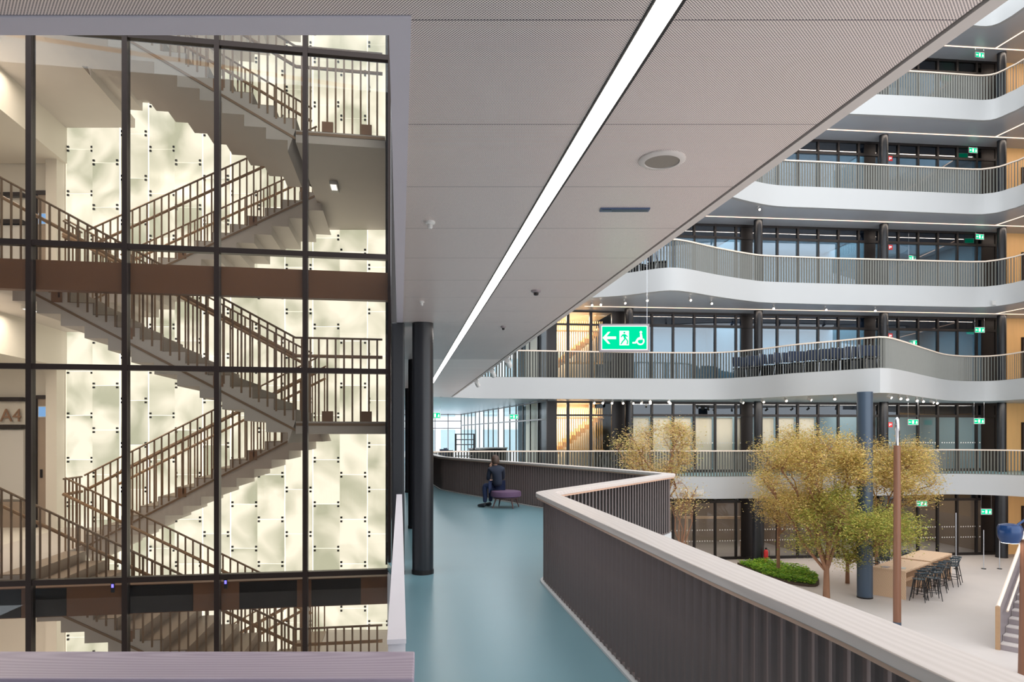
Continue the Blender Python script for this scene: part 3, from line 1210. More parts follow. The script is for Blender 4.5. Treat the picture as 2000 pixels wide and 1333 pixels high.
proto = None
rest_p, rest_f = MB(), MB()
lwl = lw.location
full = [c for c in full if c[0] < cols - 1] + []
part = part + [c for c in cells if c[0] == cols - 1 and c not in part]
for i, (c_, lo, hi) in enumerate(full + part):
    xc = x_l + PW * (c_ + .5)
    pw_ = PW
    if c_ == cols - 1:
        pw_ = XMAX - (x_l + PW * c_)
        xc = x_l + PW * c_ + pw_ / 2
    dz = (0, .06, .03)[c_ % 3]
    tilt = radians((0.9, -.9)[(c_) % 2])
    pos = W(xc, WZC - dz)
    if i < min(100, len(full)):
        if proto is None:
            proto = panel_mesh(PW - .005, PH - .005).build('glass_panel', pm, lw, smooth=True)
            proto.matrix_parent_inverse = Matrix()
            pf = fix_mesh(PW - .005, PH - .005).build('fixing', M['black'], proto)
            pf.matrix_parent_inverse = Matrix()
            o = proto
        else:
            o = proto.copy()
            C.objects.link(o)
            f_ = pf.copy()
            C.objects.link(f_)
            f_.parent = o
        o.location = (pos[0] - lwl.x, pos[1] - lwl.y, lo - lwl.z)
        o.rotation_euler = (0, 0, -TH + tilt)
    else:
        Mx = Matrix.Translation((pos[0], pos[1], lo)) @ Matrix.Rotation(-TH + tilt, 4, 'Z')
        a_ = panel_mesh(pw_ - .005, hi - lo - .005)
        rest_p.add([Mx @ Vector(v) for v in a_.v], a_.f)
        b_ = fix_mesh(pw_ - .005, hi - lo - .005)
        rest_f.add([Mx @ Vector(v) for v in b_.v], b_.f)
rp = rest_p.build('glass_panel', pm, lw)
rp['kind'] = 'stuff'
rest_f.build('fixing', M['black'], rp)

# walls of the stair hall
wl = MB().prism([W(x_l - 6, WZC), W(x_l - .02, WZC), W(x_l - .02, WZC + .15), W(x_l - 6, WZC + .15)], -4.1, 11.6)
struct(wl.build('wall_back', M['white']), 'white wall left of the luminous wall')
struct(MB().prism([W(x_l - 6, WZC + .16), (-.2, wallY(-.2, -.16)), (-.2, wallY(-.2, -.3)), W(x_l - 6, WZC + .3)], -4.1, 11.6).build('wall_rear', M['white']), 'rear wall of the stair hall')
wp = W(x_l - .12, WZC - .12)
pil = MB().prism([W(x_l - .24, WZC - .25), W(x_l - .03, WZC - .25), W(x_l - .03, WZC - .01), W(x_l - .24, WZC - .01)], -4.1, 11.6)
struct(pil.build('trim_%d' % tr_i, M['white']), 'white pilaster at the left end of the luminous wall')
tr_i += 1
struct(MB().bx((-10.6, GY - .05, -4.2), (-10.5, 17, 11.6)).build('wall_side', M['white']), 'side wall of the stair lobby')
struct(MB().bx((-10.6, GY - .05, 11.6), (-.1, 17, 11.75)).build('ceiling', M['white']), 'ceiling over the stair hall')
struct(MB().bx((-10.6, GY - .05, -4.35), (-.1, 17, -4.2)).build('floor', M['linoleum']), 'lowest floor of the stair hall')

# lobby doors and shelf niches on the white wall, left
for n, zf in ((0, zsf[0]), (1, zsf[1])):
    dd = sroot('door_%d' % (n + 1), 'brown framed door in the stair lobby, %s floor' % ['walkway', 'upper'][n])
    xa, xb = (72 - 1000) / F * WZC, (107 - 1000) / F * WZC
    za, zb = zf, zf + 2.5
    zq = WZC - .02
    MB().prism([W(xa, zq), W(xa + .06, zq), W(xa + .06, zq - .08), W(xa, zq - .08)], za, zb).prism([W(xa, zq), W(xb, zq), W(xb, zq - .08), W(xa, zq - .08)], zb, zb + .07).build('door_frame', M['mullion'], dd)
    MB().prism([W(xa + .06, zq), W(xb, zq), W(xb, zq - .04), W(xa + .06, zq - .04)], za, zb).build('door_leaf', M['step'], dd)
    q = W(xa + .14, zq - .05)
    MB().box((q[0], q[1], za + 1.05), (.03, .05, .16), -TH).build('door_handle', M['dark'], dd)
    ax, bx_ = (81 - 1000) / F * WZC, (99 - 1000) / F * WZC
    zz = EYE + (HOR - (805 if n == 0 else 430)) * WZC / F
    pan = thing('wall_screen', 'small glowing pale blue screen on the %s lobby door' % ['walkway level', 'upper level'][n], 'screen', (*W((ax + bx_) / 2, zq - .05), zz))
    MB().prism([W(ax - .012, zq - .042), W(bx_ + .012, zq - .042), W(bx_ + .012, zq - .055), W(ax - .012, zq - .055)], zz - .11, zz + .11).build('bezel', M['lightgrey'], pan)
    MB().prism([W(ax, zq - .055), W(bx_, zq - .055), W(bx_, zq - .06), W(ax, zq - .06)], zz - .095, zz + .095).build('display', M['bluescreen'], pan)
    # niche / pinboard
    ni = thing('wall_cupboard', 'brown framed wall cupboard with pale panel in the %s lobby' % ['walkway level', 'upper level'][n], 'cupboard', (*W((20 - 1000) / F * WZC, zq), zf))
    l, r_ = (-60 - 1000) / F * WZC, (51 - 1000) / F * WZC
    MB().prism([W(l, zq), W(r_, zq), W(r_, zq - .1), W(l, zq - .1)], zf + 2.45, zf + 2.53).prism([W(l, zq), W(r_, zq), W(r_, zq - .12), W(l, zq - .12)], zf + 1.92, zf + 2.0).build('shelf', M['mullion'], ni)
    MB().prism([W(l, zq), W(r_, zq), W(r_, zq - .05), W(l, zq - .05)], zf + .55, zf + 1.9).build('panel', M['lightgrey'], ni)
    MB().prism([W(l, zq), W(r_, zq), W(r_, zq - .06), W(l, zq - .06)], zf, zf + .5).build('plinth', M['step'], ni)
    if n == 0:
        cu = bpy.data.curves.new('floor_number', 'FONT')
        cu.body = 'A4'
        cu.size = .36
        cu.extrude = .008
        cu.materials.append(M['copper_pad'])
        ob = bpy.data.objects.new('wall_lettering', cu)
        C.objects.link(ob)
        q = W((4 - 1000) / F * WZC, zq - .03)
        bpy.context.view_layer.update()
        me_ = bpy.data.meshes.new_from_object(ob.evaluated_get(bpy.context.evaluated_depsgraph_get()))
        bpy.data.objects.remove(ob)
        ob = bpy.data.objects.new('wall_lettering', me_)
        C.objects.link(ob)
        ob.location = (q[0], q[1], zf + 2.06)
        ob.rotation_euler = (pi / 2, 0, -TH)
        tag(ob, 'copper coloured A4 lettering on the stair lobby wall', 'sign')

# stair hall lights (fittings under landings and slabs)
def fit(x, y, z, label, rz=0.0):
    t = thing('surface_light', label, 'light', (x, y, z), rz, 'small ceiling fittings in the stair hall')
    MB().bx((-.06, -.2, -.05), (.06, .2, 0)).build('housing', M['lightgrey'], t).matrix_parent_inverse = Matrix()
    MB().bx((-.045, -.18, -.058), (.045, .06, -.05)).build('lens', M['signwhite'], t).matrix_parent_inverse = Matrix()
    return t


q = P(653, 10.9)
fit(q[0], q[1], zsf[1] + HS / 2 - .17, 'small white light under the upper half landing, right side')
q = P(108, 9.6)
fit(-6.0, 11.2, zsf[2] - .17, 'small white light under the top landing, upper left')
fit(-5.7, 11.8, zsf[1] - .17, 'small white light under the upper main landing, left side')
for n in (0, 1, 2):
    area_light('stair_lobby_light', (-8.0, 11.6, zsf[n] - .9), (2.0, 2.5), 34, (1, .9, .8))
    area_light('stair_landing_light', (-5.8, 11.2, zsf[n] - .22), (1.0, 2.5), 42, (1, .92, .82))

# blue indicator lamps on the lower transom
for px, w_ in ((224, 'left'), (443, 'right')):
    u = (px - 1000) / F
    zc = GY / (CT - u * ST)
    q = P(px, zc)
    t = thing('indicator_lamp', 'tiny blue glowing indicator lamp on the stair glass frame, %s one' % w_, 'lamp', (q[0], GY - .06, -.2))
    MB().bx((q[0] - .02, GY - .06, -.26), (q[0] + .02, GY - .04, -.15)).build('housing', M['black'], t)
    MB().bx((q[0] - .012, GY - .066, -.2), (q[0] + .012, GY - .06, -.16)).build('lens', M['blueled'], t)

# light line in the ceiling two floors up, mirrored in the stair glass
t = thing('linear_ceiling_light', 'light line under a higher ceiling, mirrored in the stair glass', 'light', (-5, 0, 10.9))
MB().pipe([(-9, .6, 10.9), (-1.1, -.6, 10.9)], .05, 6).build('diffuser', M['line'], t)

# ------------------------------------------------------------------ far facade
def fpt(X, d=0.0, z=0.0):
    return (X, FY(X, d), z)


def fbox(mb_, Xa, Xb, d0, d1, z0, z1):
    mb_.prism([(Xa, FY(Xa, d0)), (Xb, FY(Xb, d0)), (Xb, FY(Xb, d1)), (Xa, FY(Xa, d1))], z0, z1)
    return mb_


XC = [9.6, 15.3, 21.05, 26.65]           # column axes
win_i = 2
for n in range(-1, 5):
    zf = GZ if n == -1 else zt[n]
    zc_ = (zt[n + 1] - SOF)
    x0, x1 = 9.9, 27.0
    if n >= 2:
        x0 = 9.9
    r = sroot('window_%d' % win_i, 'dark framed glazing along the %s, far side of the atrium' % LEV[n])
    win_i += 1
    fr = MB()
    bays = 18
    bw = (x1 - x0) / bays
    zt2 = zf + (2.5 if n != -1 else 2.55)
    for k in range(bays + 1):
        X = x0 + k * bw
        fbox(fr, X - .045, X + .045, .07, -.03, zf, zc_)
    fbox(fr, x0, x1, .06, -.03, zc_ - .1, zc_)
    fbox(fr, x0, x1, .06, -.03, zf, zf + .12)
    fbox(fr, x0, x1, .07, -.03, zt2 - .05, zt2 + .06)
    fr.build('frame', M['dark'], r)
    # solid dark panels beside the columns
    dp = MB()
    for X in XC[1:3]:
        fbox(dp, X - .42, X + .12, .03, .0, zf + .1, zc_)
    fbox(dp, 26.3, 27.0, .03, .0, zf + .1, zc_)
    dp.build('dark_panel', M['dark'], r)
    fbox(MB(), x0, x1, .005, -.005, zf + .12, zt2 - .05).build('pane', GL['room'] if n > 0 else GL['clear'], r)
    if n <= 0:
        dots = MB()
        for zz_ in ((zf + .8, zf + 1.28) if n == -1 else (zf + 1.27,)):
            k_ = 0
            X = x0 + .1
            while X < x1 - .1:
                if (X - x0) % bw > .12:
                    fbox(dots, X, X + .045, .009, .006, zz_, zz_ + .05)
                X += .115
        dots.build('privacy_dots', M['lightgrey'], r)
    fbox(MB(), x0, x1, .005, -.005, zt2 + .06, zc_ - .1).build('upper_pane', GL['band'], r)
    # room behind
    if n >= 0:
        wb_ = MB()
        fbox(wb_, 9.0, 27.4, -4.6, -4.8, zf, zc_)
        struct(wb_.build('wall_room', M['teal']), 'back wall of the rooms on the %s' % LEV[n])
        wb_ = MB()
        for X in (9.2, 15.4, 21.4, 27.1):
            fbox(wb_, X, X + .1, -.05, -4.6, zf, zc_)
        struct(wb_.build('wall_partition', M['teal']), 'partitions of the rooms on the %s' % LEV[n])
    else:
        wb_ = MB()
        fbox(wb_, 3.0, 27.4, -5.2, -5.4, zf, zc_)
        for X in (3.0, 18.4, 27.1):
            fbox(wb_, X, X + .1, -.05, -5.2, zf, zc_)
        struct(wb_.build('wall_room', M['step']), 'back wall of the rooms on the ground floor')
    # columns
    for k, X in enumerate(XC):
        if n == 4 and k < 2:
            continue
        column('gallery_column', X, FY(X, .72), .18 if n != -1 else .24, zf, zc_, 'black round column on the %s, %s from left' % (LEV[n], ORD[k]),
               M['column'], 'black columns in front of the far glazing')
    # light line in the soffit of the level above, with its branch
    if n >= 1:
        t = thing('soffit_light_line', 'peach light line in the soffit above the %s' % LEV[n], 'light', (18, FY(18, 1.05), zc_), 0, 'light lines in the gallery soffits')
        fbox(MB(), 7.6, 33, 1.03, 1.09, zc_ - .012, zc_ - .002).build('diffuser', M['line'], t)
        q = fpt(26.0, 1.05)
        d = W(.02, -1.0)
        q2 = (q[0] + 6 * (.17 + ST * -1 + .16), q[1] - 6)
        MB().sweep([(q[0] + .02, q[1]), (q[0] + .1 + .2, q[1] - 6)], -.03, .03, zc_ - .012, zc_ - .002).build('branch_diffuser', M['line'], t)

for n in range(-1, 5):
    zc_ = zt[n + 1] - SOF
    area_light('room_fill_light', (18.2, FY(18.2, -2.4), zc_ - .05), (16, 2.5), (55, 300, 520, 520, 420, 300)[n + 1], (.86, .95, 1.0) if n > 0 else (1, .93, .84), (0, 0, FANG))  # added fill so the rooms behind the panes look lighter, no fitting modelled
    if n <= 0:
        area_light('gallery_downlight', (18.5, FY(18.5, 1.6), zc_ - .04), (17, .8), (110, 230)[n + 1], (1, .9, .78), (0, 0, FANG))
for n in range(1, 5):
    area_light('light_line_glow', (20, FY(20, 1.06), zt[n + 1] - SOF - .015), (24, .06), 80, (1, .86, .72), (0, 0, FANG))
# birch panelled wall with doors at the right end
for n in range(-1, 5):
    zf = GZ if n == -1 else zt[n]
    zc_ = zt[n + 1] - SOF
    wb_ = MB()
    fbox(wb_, 27.02, 34, .02, -.12, zf, zc_)
    struct(wb_.build('wall_right', M['birch']), 'golden birch panelled wall at the right end of the %s' % LEV[n])
    if n < 4:
        dd = sroot('door_%d' % (n + 4), 'grey door in the birch wall of the %s' % LEV[n])
        w = MB()
        X0 = 28.35
        fbox(w, X0, X0 + 1.5, .06, .02, zf, zf + 2.15).build('door_leaf', M['signgrey'], dd)
        w = MB()
        fbox(w, X0 - .08, X0, .08, .02, zf, zf + 2.23)
        fbox(w, X0, X0 + 1.5, .08, .02, zf + 2.15, zf + 2.23)
        w.build('door_frame', M['mullion'], dd)
        w = MB()
        fbox(w, X0 + .1, X0 + .14, .12, .06, zf + .95, zf + 1.1).build('door_handle', M['chrome'], dd)

# golden lit stair room on the left part of the far side (two floors)
for n in (0, 1):
    zf = zt[n]
    zc_ = zt[n + 1] - SOF
    r = sroot('window_%d' % win_i, 'glazing of the gold lit stair room, %s' % LEV[n])
    win_i += 1
    fr = MB()
    for X in (6.6, 7.15, 8.15, 9.12):
        fbox(fr, X - .06, X + .06, .07, -.03, zf, zc_)
    fbox(fr, 6.6, 9.12, .06, -.03, zf + 2.46, zf + 2.54)
    fbox(fr, 6.6, 9.12, .06, -.03, zc_ - .07, zc_)
    fbox(fr, 5.85, 6.6, .1, -.1, zf, zc_)
    fbox(fr, 9.12, 9.9, .02, -.1, zf, zc_)
    fr.build('frame', M['dark'], r)
    fbox(MB(), 6.66, 9.06, .005, -.005, zf, zc_ - .07).build('pane', GL['clear'], r)
    w = MB()
    fbox(w, 5.9, 9.3, -3.0, -3.1, zf, zc_)
    fbox(w, 5.9, 6.0, -.1, -3.0, zf, zc_)
    fbox(w, 9.2, 9.3, -.1, -3.0, zf, zc_)
    struct(w.build('wall_gold', M['gold']), 'cream wall of the gold lit stair room, %s' % LEV[n])
    t = thing('wood_slat_screen', 'honey wood slatted stair balustrade in the gold lit room, %s' % LEV[n], 'railing', fpt(7.6, -1.2, zf), 0, 'wooden slat screens')
    w = MB()
    for k in range(24):
        X = 6.7 + k * .1
        fbox(w, X, X + .035, -1.2, -1.25, zf + 1.0, zc_ - .25)
    w.build('slat_panel', M['goldwood'], t)
    w = MB()
    fbox(w, 6.65, 9.1, -1.17, -1.28, zf + .92, zf + 1.0)
    fbox(w, 6.65, 9.1, -1.17, -1.28, zc_ - .72, zc_ - .66)
    w.build('cross_bar', M['goldwood'], t)
    t2 = thing('wood_stair', 'honey coloured wooden stair climbing right in the gold lit room, %s' % LEV[n], 'stairs', fpt(7.2, -1.6, zf), 0, 'wooden stairs')
    w = MB()
    for k in range(11):
        X = 6.9 + k * .2
        z = zf + 1.0 + k * .16
        fbox(w, X, X + .24, -1.5, -2.6, z - .22, z)
    w.build('stair_body', M['goldwood'], t2)
    q = fpt(7.6, -1.6, zc_ - .1)
    area_light('gold_room_light', q, (2.4, 1.6), 100, (1, .92, .78))
    q = fpt(8.5, -.7, zc_ - .1)

# left window wall receding to the far end
def wall_windows(a, b, n, z0, z1, tz, name, label, m=M['dark'], w=.06):
    global win_i
    r = sroot(name, label)
    A, B = Vector(a), Vector(b)
    ang = atan2((B - A).y, (B - A).x)
    L = (B - A).length
    fr = MB()
    for k in range(n + 1):
        q = A + (B - A) * (k / n)
        fr.box((q.x, q.y, (z0 + z1) / 2), (w, .05, z1 - z0), ang)
    mid = (A + B) / 2
    for z in tz:
        fr.box((mid.x, mid.y, z), (L, .05, .06), ang)
    fr.build('frame', m, r)
    MB().box((mid.x, mid.y, (z0 + z1) / 2), (L, .01, z1 - z0), ang).build('pane', GL['outer'], r)
    return r


wall_windows(A_, C_, 16, 0, H - SOF, (.06, 2.3, H - SOF - .05), 'window_%d' % win_i, 'tall narrow windows along the left end of the atrium')
win_i += 1
wall_windows(C_, EndL, 5, 0, H - SOF, (.06, 2.1, 2.6, H - SOF - .05), 'window_%d' % win_i, 'bright glazed wall at the far end of the walkway', M['signgrey'])
win_i += 1
wall_windows(W(1.43, 28.0), W(-1.5, 39.0), 9, H, 2 * H - SOF, (H + .06, H + 2.3, 2 * H - SOF - .05), 'window_%d' % win_i, 'tall narrow windows of the first upper gallery')
win_i += 1
fbx = MB()
fbx.prism([A_, (5.9, FY(5.9)), (5.9, FY(5.9) + .15), (A_[0], A_[1] + .15)], 0, H - SOF)
struct(fbx.build('wall_dark', M['dark']), 'dark panelled wall beside the gold lit room, walkway level')
fbx = MB()
fbx.prism([A_, (5.9, FY(5.9)), (5.9, FY(5.9) + .15), (A_[0], A_[1] + .15)], H, 2 * H - SOF)
struct(fbx.build('wall_dark', M['dark']), 'dark panelled wall beside the gold lit room, first upper gallery')
# closing walls so that the rooms do not see the sky
struct(MB().bx((6.0, BACK, GZ), (RIGHT, BACK + .2, 20)).build('wall_outer', M['teal']), 'outer wall behind the far rooms')
struct(MB().bx((RIGHT, 5, GZ), (RIGHT + .2, BACK, 20)).build('wall_outer', M['birch']), 'outer wall at the right end')
struct(MB().bx((2.8, 29.6, GZ), (3.0, 36, -SOF)).build('wall_outer', M['step']), 'end wall of the ground floor rooms')

# roller blinds on walkway level
for k in range(9):
    bw = (27.0 - 9.9) / 18
    Xa = 9.9 + k * bw + .07
    if 4 < k < 6:
        pass
    t = thing('roller_blind', 'cream roller blind lowered behind the walkway level glazing, %s from the left' % ORD[k], 'blind', fpt(Xa + .4, -.2, 0), 0, 'cream roller blinds')
    fbox(MB(), Xa, Xa + bw - .14, -.16, -.175, .12, 2.42).build('fabric', M['cream'], t)
    fbox(MB(), Xa, Xa + bw - .14, -.15, -.19, .09, .12).build('bottom_bar', M['lightgrey'], t)


# signs ------------------------------------------------------------------
def flat(mb_, pts, y=0.0, th=.004):
    """filled outline in the local x-z plane, standing out towards -y"""
    n = len(pts)
    vs = [(p[0], y, p[1]) for p in pts] + [(p[0], y - th, p[1]) for p in pts]
    fs = [tuple(range(n)), tuple(range(2 * n - 1, n - 1, -1))]
    fs += [(i, n + i, n + (i + 1) % n, (i + 1) % n) for i in range(n)]
    return mb_.add(vs, fs)


def exit_sign(loc, w, rz, label, arrow=True, detail=True, group=None, z_hang=None, two=False):
    h = w * .56
    t = thing('exit_sign', label, 'sign', loc, rz, group)
    I = Matrix()
    fr = w * .035
    mbf = MB()
    mbf.bx((-w / 2, -.02, 0), (w / 2, .02, fr)).bx((-w / 2, -.02, h - fr), (w / 2, .02, h)).bx((-w / 2, -.02, fr), (-w / 2 + fr, .02, h - fr)).bx((w / 2 - fr, -.02, fr), (w / 2, .02, h - fr))
    mbf.build('frame', M['signgrey'], t).matrix_parent_inverse = I
    MB().bx((-w / 2 + fr, -.012, fr), (w / 2 - fr, .012, h - fr)).build('border', M['signwhite'], t).matrix_parent_inverse = I
    e = fr + w * .018
    MB().bx((-w / 2 + e, -.015, e), (w / 2 - e, .015, h - e)).build('face', M['signgreen'], t).matrix_parent_inverse = I
    pg = MB()
    S = w / 100.0
    f = lambda L: [((x - 50) * S, y * S) for x, y in L]
    yb = -.016
    if detail:
        # arrow pointing left
        flat(pg, f([(6, 28), (17, 40), (21.5, 40), (14, 30.6), (33, 30.6), (33, 25.4), (14, 25.4), (21.5, 16), (17, 16)]), yb)
        # door panel with running figure cut as green shapes in front
        flat(pg, f([(40, 13), (59, 13), (59, 42), (40, 42)]), yb)
        # wheelchair: wheel ring, seat, torso, head, leg
        n = 20
        for k in range(n):
            a0, a1 = radians(100 + 300 * k / n), radians(100 + 300 * (k + 1) / n)
            cx, cy, r0, r1 = 82, 21.5, 5.4, 8.2
            flat(pg, f([(cx + r0 * cos(a0), cy + r0 * sin(a0)), (cx + r1 * cos(a0), cy + r1 * sin(a0)), (cx + r1 * cos(a1), cy + r1 * sin(a1)), (cx + r0 * cos(a1), cy + r0 * sin(a1))]), yb)
        flat(pg, f([(81, 36), (85, 36), (86.5, 25), (82, 24)]), yb)
        flat(pg, f([(82.5, 27.5), (76, 27.5), (71, 19.5), (66, 19.5), (66, 16.5), (73, 16.5), (78.5, 24), (84, 24)]), yb)
        flat(pg, f([(83 + 2.6 * cos(a * pi / 6), 39.2 + 2.6 * sin(a * pi / 6)) for a in range(12)]), yb)
        pg.build('pictogram', M['signwhite'], t).matrix_parent_inverse = I
        rg = MB()
        yb2 = -.0205
        flat(rg, f([(49.5 + 2 * cos(a * pi / 6), 38.2 + 2 * sin(a * pi / 6)) for a in range(12)]), yb2)
        flat(rg, f([(46, 35), (51, 35.5), (53.5, 26), (49.5, 25)]), yb2)
        flat(rg, f([(46, 35), (42, 30), (43.5, 28.5), (48, 32.5)]), yb2)
        flat(rg, f([(51, 35.5), (56.5, 31), (55.5, 29.3), (50.5, 32)]), yb2)
        flat(rg, f([(49.5, 26.5), (45, 21), (41.5, 15), (44, 14.5), (47.5, 20), (52, 24.5)]), yb2)
        flat(rg, f([(51, 26.5), (55, 21), (54, 14.5), (56.5, 14.5), (57.5, 21.5), (53.5, 27)]), yb2)
        rg.build('running_figure', M['signgreen'], t).matrix_parent_inverse = I
    else:
        flat(pg, f([(8, 28), (18, 38), (18, 31), (30, 31), (30, 25), (18, 25), (18, 18)]), yb)
        flat(pg, f([(40, 13), (58, 13), (58, 43), (40, 43)]), yb)
        flat(pg, f([(72, 14), (88, 14), (88, 30), (80, 42), (76, 30)]), yb)
        pg.build('pictogram', M['signwhite'], t).matrix_parent_inverse = I
    if z_hang:
        for sx in ((1,) if not two else (-1, 1)):
            MB().pipe([(sx * w * .46, 0, h), (sx * w * .46, 0, z_hang - loc[2])], .0022 if detail else .004, 6).build('suspension_wire', M['chrome'], t).matrix_parent_inverse = I
        if detail:
            MB().bx((-w * .75, -.01, z_hang - loc[2] - .02), (w * .48, .01, z_hang - loc[2])).build('bracket', M['signgrey'], t).matrix_parent_inverse = I
    return t


zc = 6.2
q = P(1219, zc)
zlo = EYE + (HOR - 688) * zc / F
exit_sign((q[0], q[1], zlo), 97 * zc / F, -TH, 'large green exit sign with arrow, running figure and wheelchair hanging over the atrium edge', z_hang=H + .02)

# small exit signs on the far galleries (pixel, level, turned)
sgn = [(1913, 108, 4, 50, 'fourth upper gallery'), (1900, 294, 3, 50, 'third upper gallery'), (1913, 463, 2, 55, 'second upper gallery, near the right end'),
       (1782, 505, 2, 60, 'second upper gallery, low behind the railing'),
       (1913, 645, 1, 25, 'first upper gallery, near the right column'), (1785, 670, 1, 20, 'first upper gallery, behind the glazing'),
       (1912, 823, 0, 20, 'walkway level, near the right column'), (1783, 825, 0, 20, 'walkway level, behind the glazing'),
       (1926, 1000, -1, 20, 'ground floor, near the right column'), (1800, 984, -1, 15, 'ground floor, above the tables')]
for px, py, n, a, wl_ in sgn:
    u = (px - 1000) / F
    zc = 29.0 if n >= 0 else 28.2
    q = P(px, zc)
    z = EYE + (HOR - py) * zc / F
    top = (zt[n + 1] - SOF)
    if n >= 1:
        zc = max(26.5, min(31.0, F * (top - .3 - EYE) / (HOR - py)))
        q = P(px, zc)
        z = EYE + (HOR - py) * zc / F
    if n in (0, -1):
        zc = 29.6 if n == 0 else 29.2
        q = P(px, zc)
        z = EYE + (HOR - py) * zc / F
    exit_sign((q[0], q[1], z - .13), .46, -TH - atan2(u, 1) * .3 + radians(a * .4), 'small green exit sign on the %s' % wl_, detail=False, group='small exit signs on the far side', z_hang=top, two=True)
for px, py, wl_ in ((1004, 815, 'through the tall windows behind the seated person'), (850, 814, 'half hidden by the black column at the end of the walkway')):
    zc = 30.0 if px > 900 else 34
    q = P(px, zc)
    z = EYE + (HOR - py) * zc / F
    exit_sign((q[0], q[1], z - .1), .40 if px > 900 else .55, -TH, 'small green exit sign %s' % wl_, detail=False, group='small exit signs on the far side', z_hang=CEIL + .1, two=True)

# red fire hose signs by the third column
for px, py, n in ((1736, 652, 1), (1736, 826, 0), (1737, 300, 3), (1737, 480, 2)):
    z = zt[n] + 2.1
    q = (21.05 + .31, FY(21.05, .72))
    t = thing('fire_hose_sign', 'small red fire hose sign beside the third column, %s' % LEV[n], 'sign', (q[0], q[1], z), 0, 'red fire signs')
    MB().bx((-.11, -.01, -.11), (.11, .01, .11)).build('plate', M['red'], t).matrix_parent_inverse = Matrix()
    MB().bx((-.05, -.014, -.06), (-.02, -.01, .06)).bx((.01, -.014, -.02), (.06, -.01, .05)).build('symbol', M['signwhite'], t).matrix_parent_inverse = Matrix()
    MB().bx((-.14, -.006, -.02), (-.1, .006, .02)).build('bracket', M['dark'], t).matrix_parent_inverse = Matrix()

# spotlights ---------------------------------------------------------------
def spot_proto():
    t = thing('spotlight', 'x', 'spotlight', (0, 0, 0))
    MB().bx((-.03, -.03, -.03), (.03, .03, 0)).cyl((0, 0), .008, -.1, -.03, 8).build('bracket', M['lightgrey'], t)
    mbb = MB().pipe([(0, .05, -.08), (0, -.09, -.16)], .05, 14)
    mbb.build('lamp_body', M['lightgrey'], t, smooth=True)
    MB().pipe([(0, -.091, -.1606), (0, -.095, -.163)], .043, 14).build('lens', M['spot'], t)
    return t


SP = spot_proto()
first = True
rows = [(2, [1156, 1174, 1219, 1265, 1347, 1389, 1511, 1611, 1709], 'under the second upper gallery'),
        (1, [1160, 1178, 1196, 1216, 1234, 1253, 1270, 1307, 1448, 1489, 1534, 1580, 1630, 1736, 1757, 1771, 1790, 1801, 1819, 1829], 'under the first upper gallery'),
        (3, [1481], 'under the third upper gallery')]


def edge_at(n, px):
    best = None
    e = EDGES[n]
    for i in range(len(e) - 1):
        pa = []
        for q in (e[i], e[i + 1]):
            xc = q[0] * CT - q[1] * ST
            zc = q[0] * ST + q[1] * CT
            pa.append((1000 + F * xc / zc, zc))
        if (pa[0][0] - px) * (pa[1][0] - px) <= 0:
            t = (px - pa[0][0]) / (pa[1][0] - pa[0][0] + 1e-9)
            return pa[0][1] + t * (pa[1][1] - pa[0][1])
    return 27.0


for n, pxs, lb in rows:
    for i, px in enumerate(pxs):
        zc = edge_at(n, px) + .35 + (.5 if n == 2 else 0) * (1 if px < 1400 else .3)
        q = P(px, zc)
        z = zt[n] - SOF
        lab = 'white spotlight %s, %s from the left' % (lb, ORD[i])
        if first:
            SP.location = (q[0], q[1], z)
            SP['label'] = lab
            SP['group'] = 'spotlights %s' % lb
            SP.rotation_euler = (0, 0, random.uniform(-.5, .5))
            first = False
        else:
            dup(SP, (q[0], q[1], z), random.uniform(-.6, .6), lab, 'spotlights %s' % lb)
for px, py, lb in ((990, 704, 'nearest of the three grey spotlights on the ceiling edge'), (956, 726, 'middle of the three grey spotlights on the ceiling edge'),
                   (922, 748, 'farthest of the three grey spotlights on the ceiling edge')):
    q = PZ(px, py - 8, CEIL)
    o = dup(SP, (1.80, q[1], CEIL), 2.7, lb, 'spotlights on the near ceiling edge')

# ------------------------------------------------------------------ plaza: column, tables, stools
zc = 23.05
q = P(1689, zc)
column('plaza_column', q[0], q[1], .245, GZ, zt[1] - SOF, 'tall blue grey round column rising from the plaza beside the table', M['column_blue'])

q = P(1752, 19.5)
t = thing('wood_post', 'slim red brown wooden post standing on the plaza in front of the tables', 'post', (q[0], q[1], GZ))
MB().lathe((q[0], q[1], 0), [(.105, GZ + .16), (.1, GZ + 2), (.09, 1.35)], 20).build('shaft', M['post'], t, smooth=True)
MB().cyl((q[0], q[1]), .108, GZ, GZ + .16, 20).build('base_sleeve', M['column_blue'], t, smooth=True)
MB().lathe((q[0], q[1], 0), [(.05, 1.35), (.05, 1.75), (.075, 1.8), (.06, 2.1), (.02, 2.16)], 16).build('lamp_head', M['chrome'], t, smooth=True)

TD = Vector((.745, .667)).normalized()      # along the tables, in (right, forward)
TN = Vector((TD.y, -TD.x))                  # towards the viewer's right
T0 = Vector((12.37, 23.5))


def TW(a, b):
    v = T0 + TD * a + TN * b
    return W(v.x, v.y)


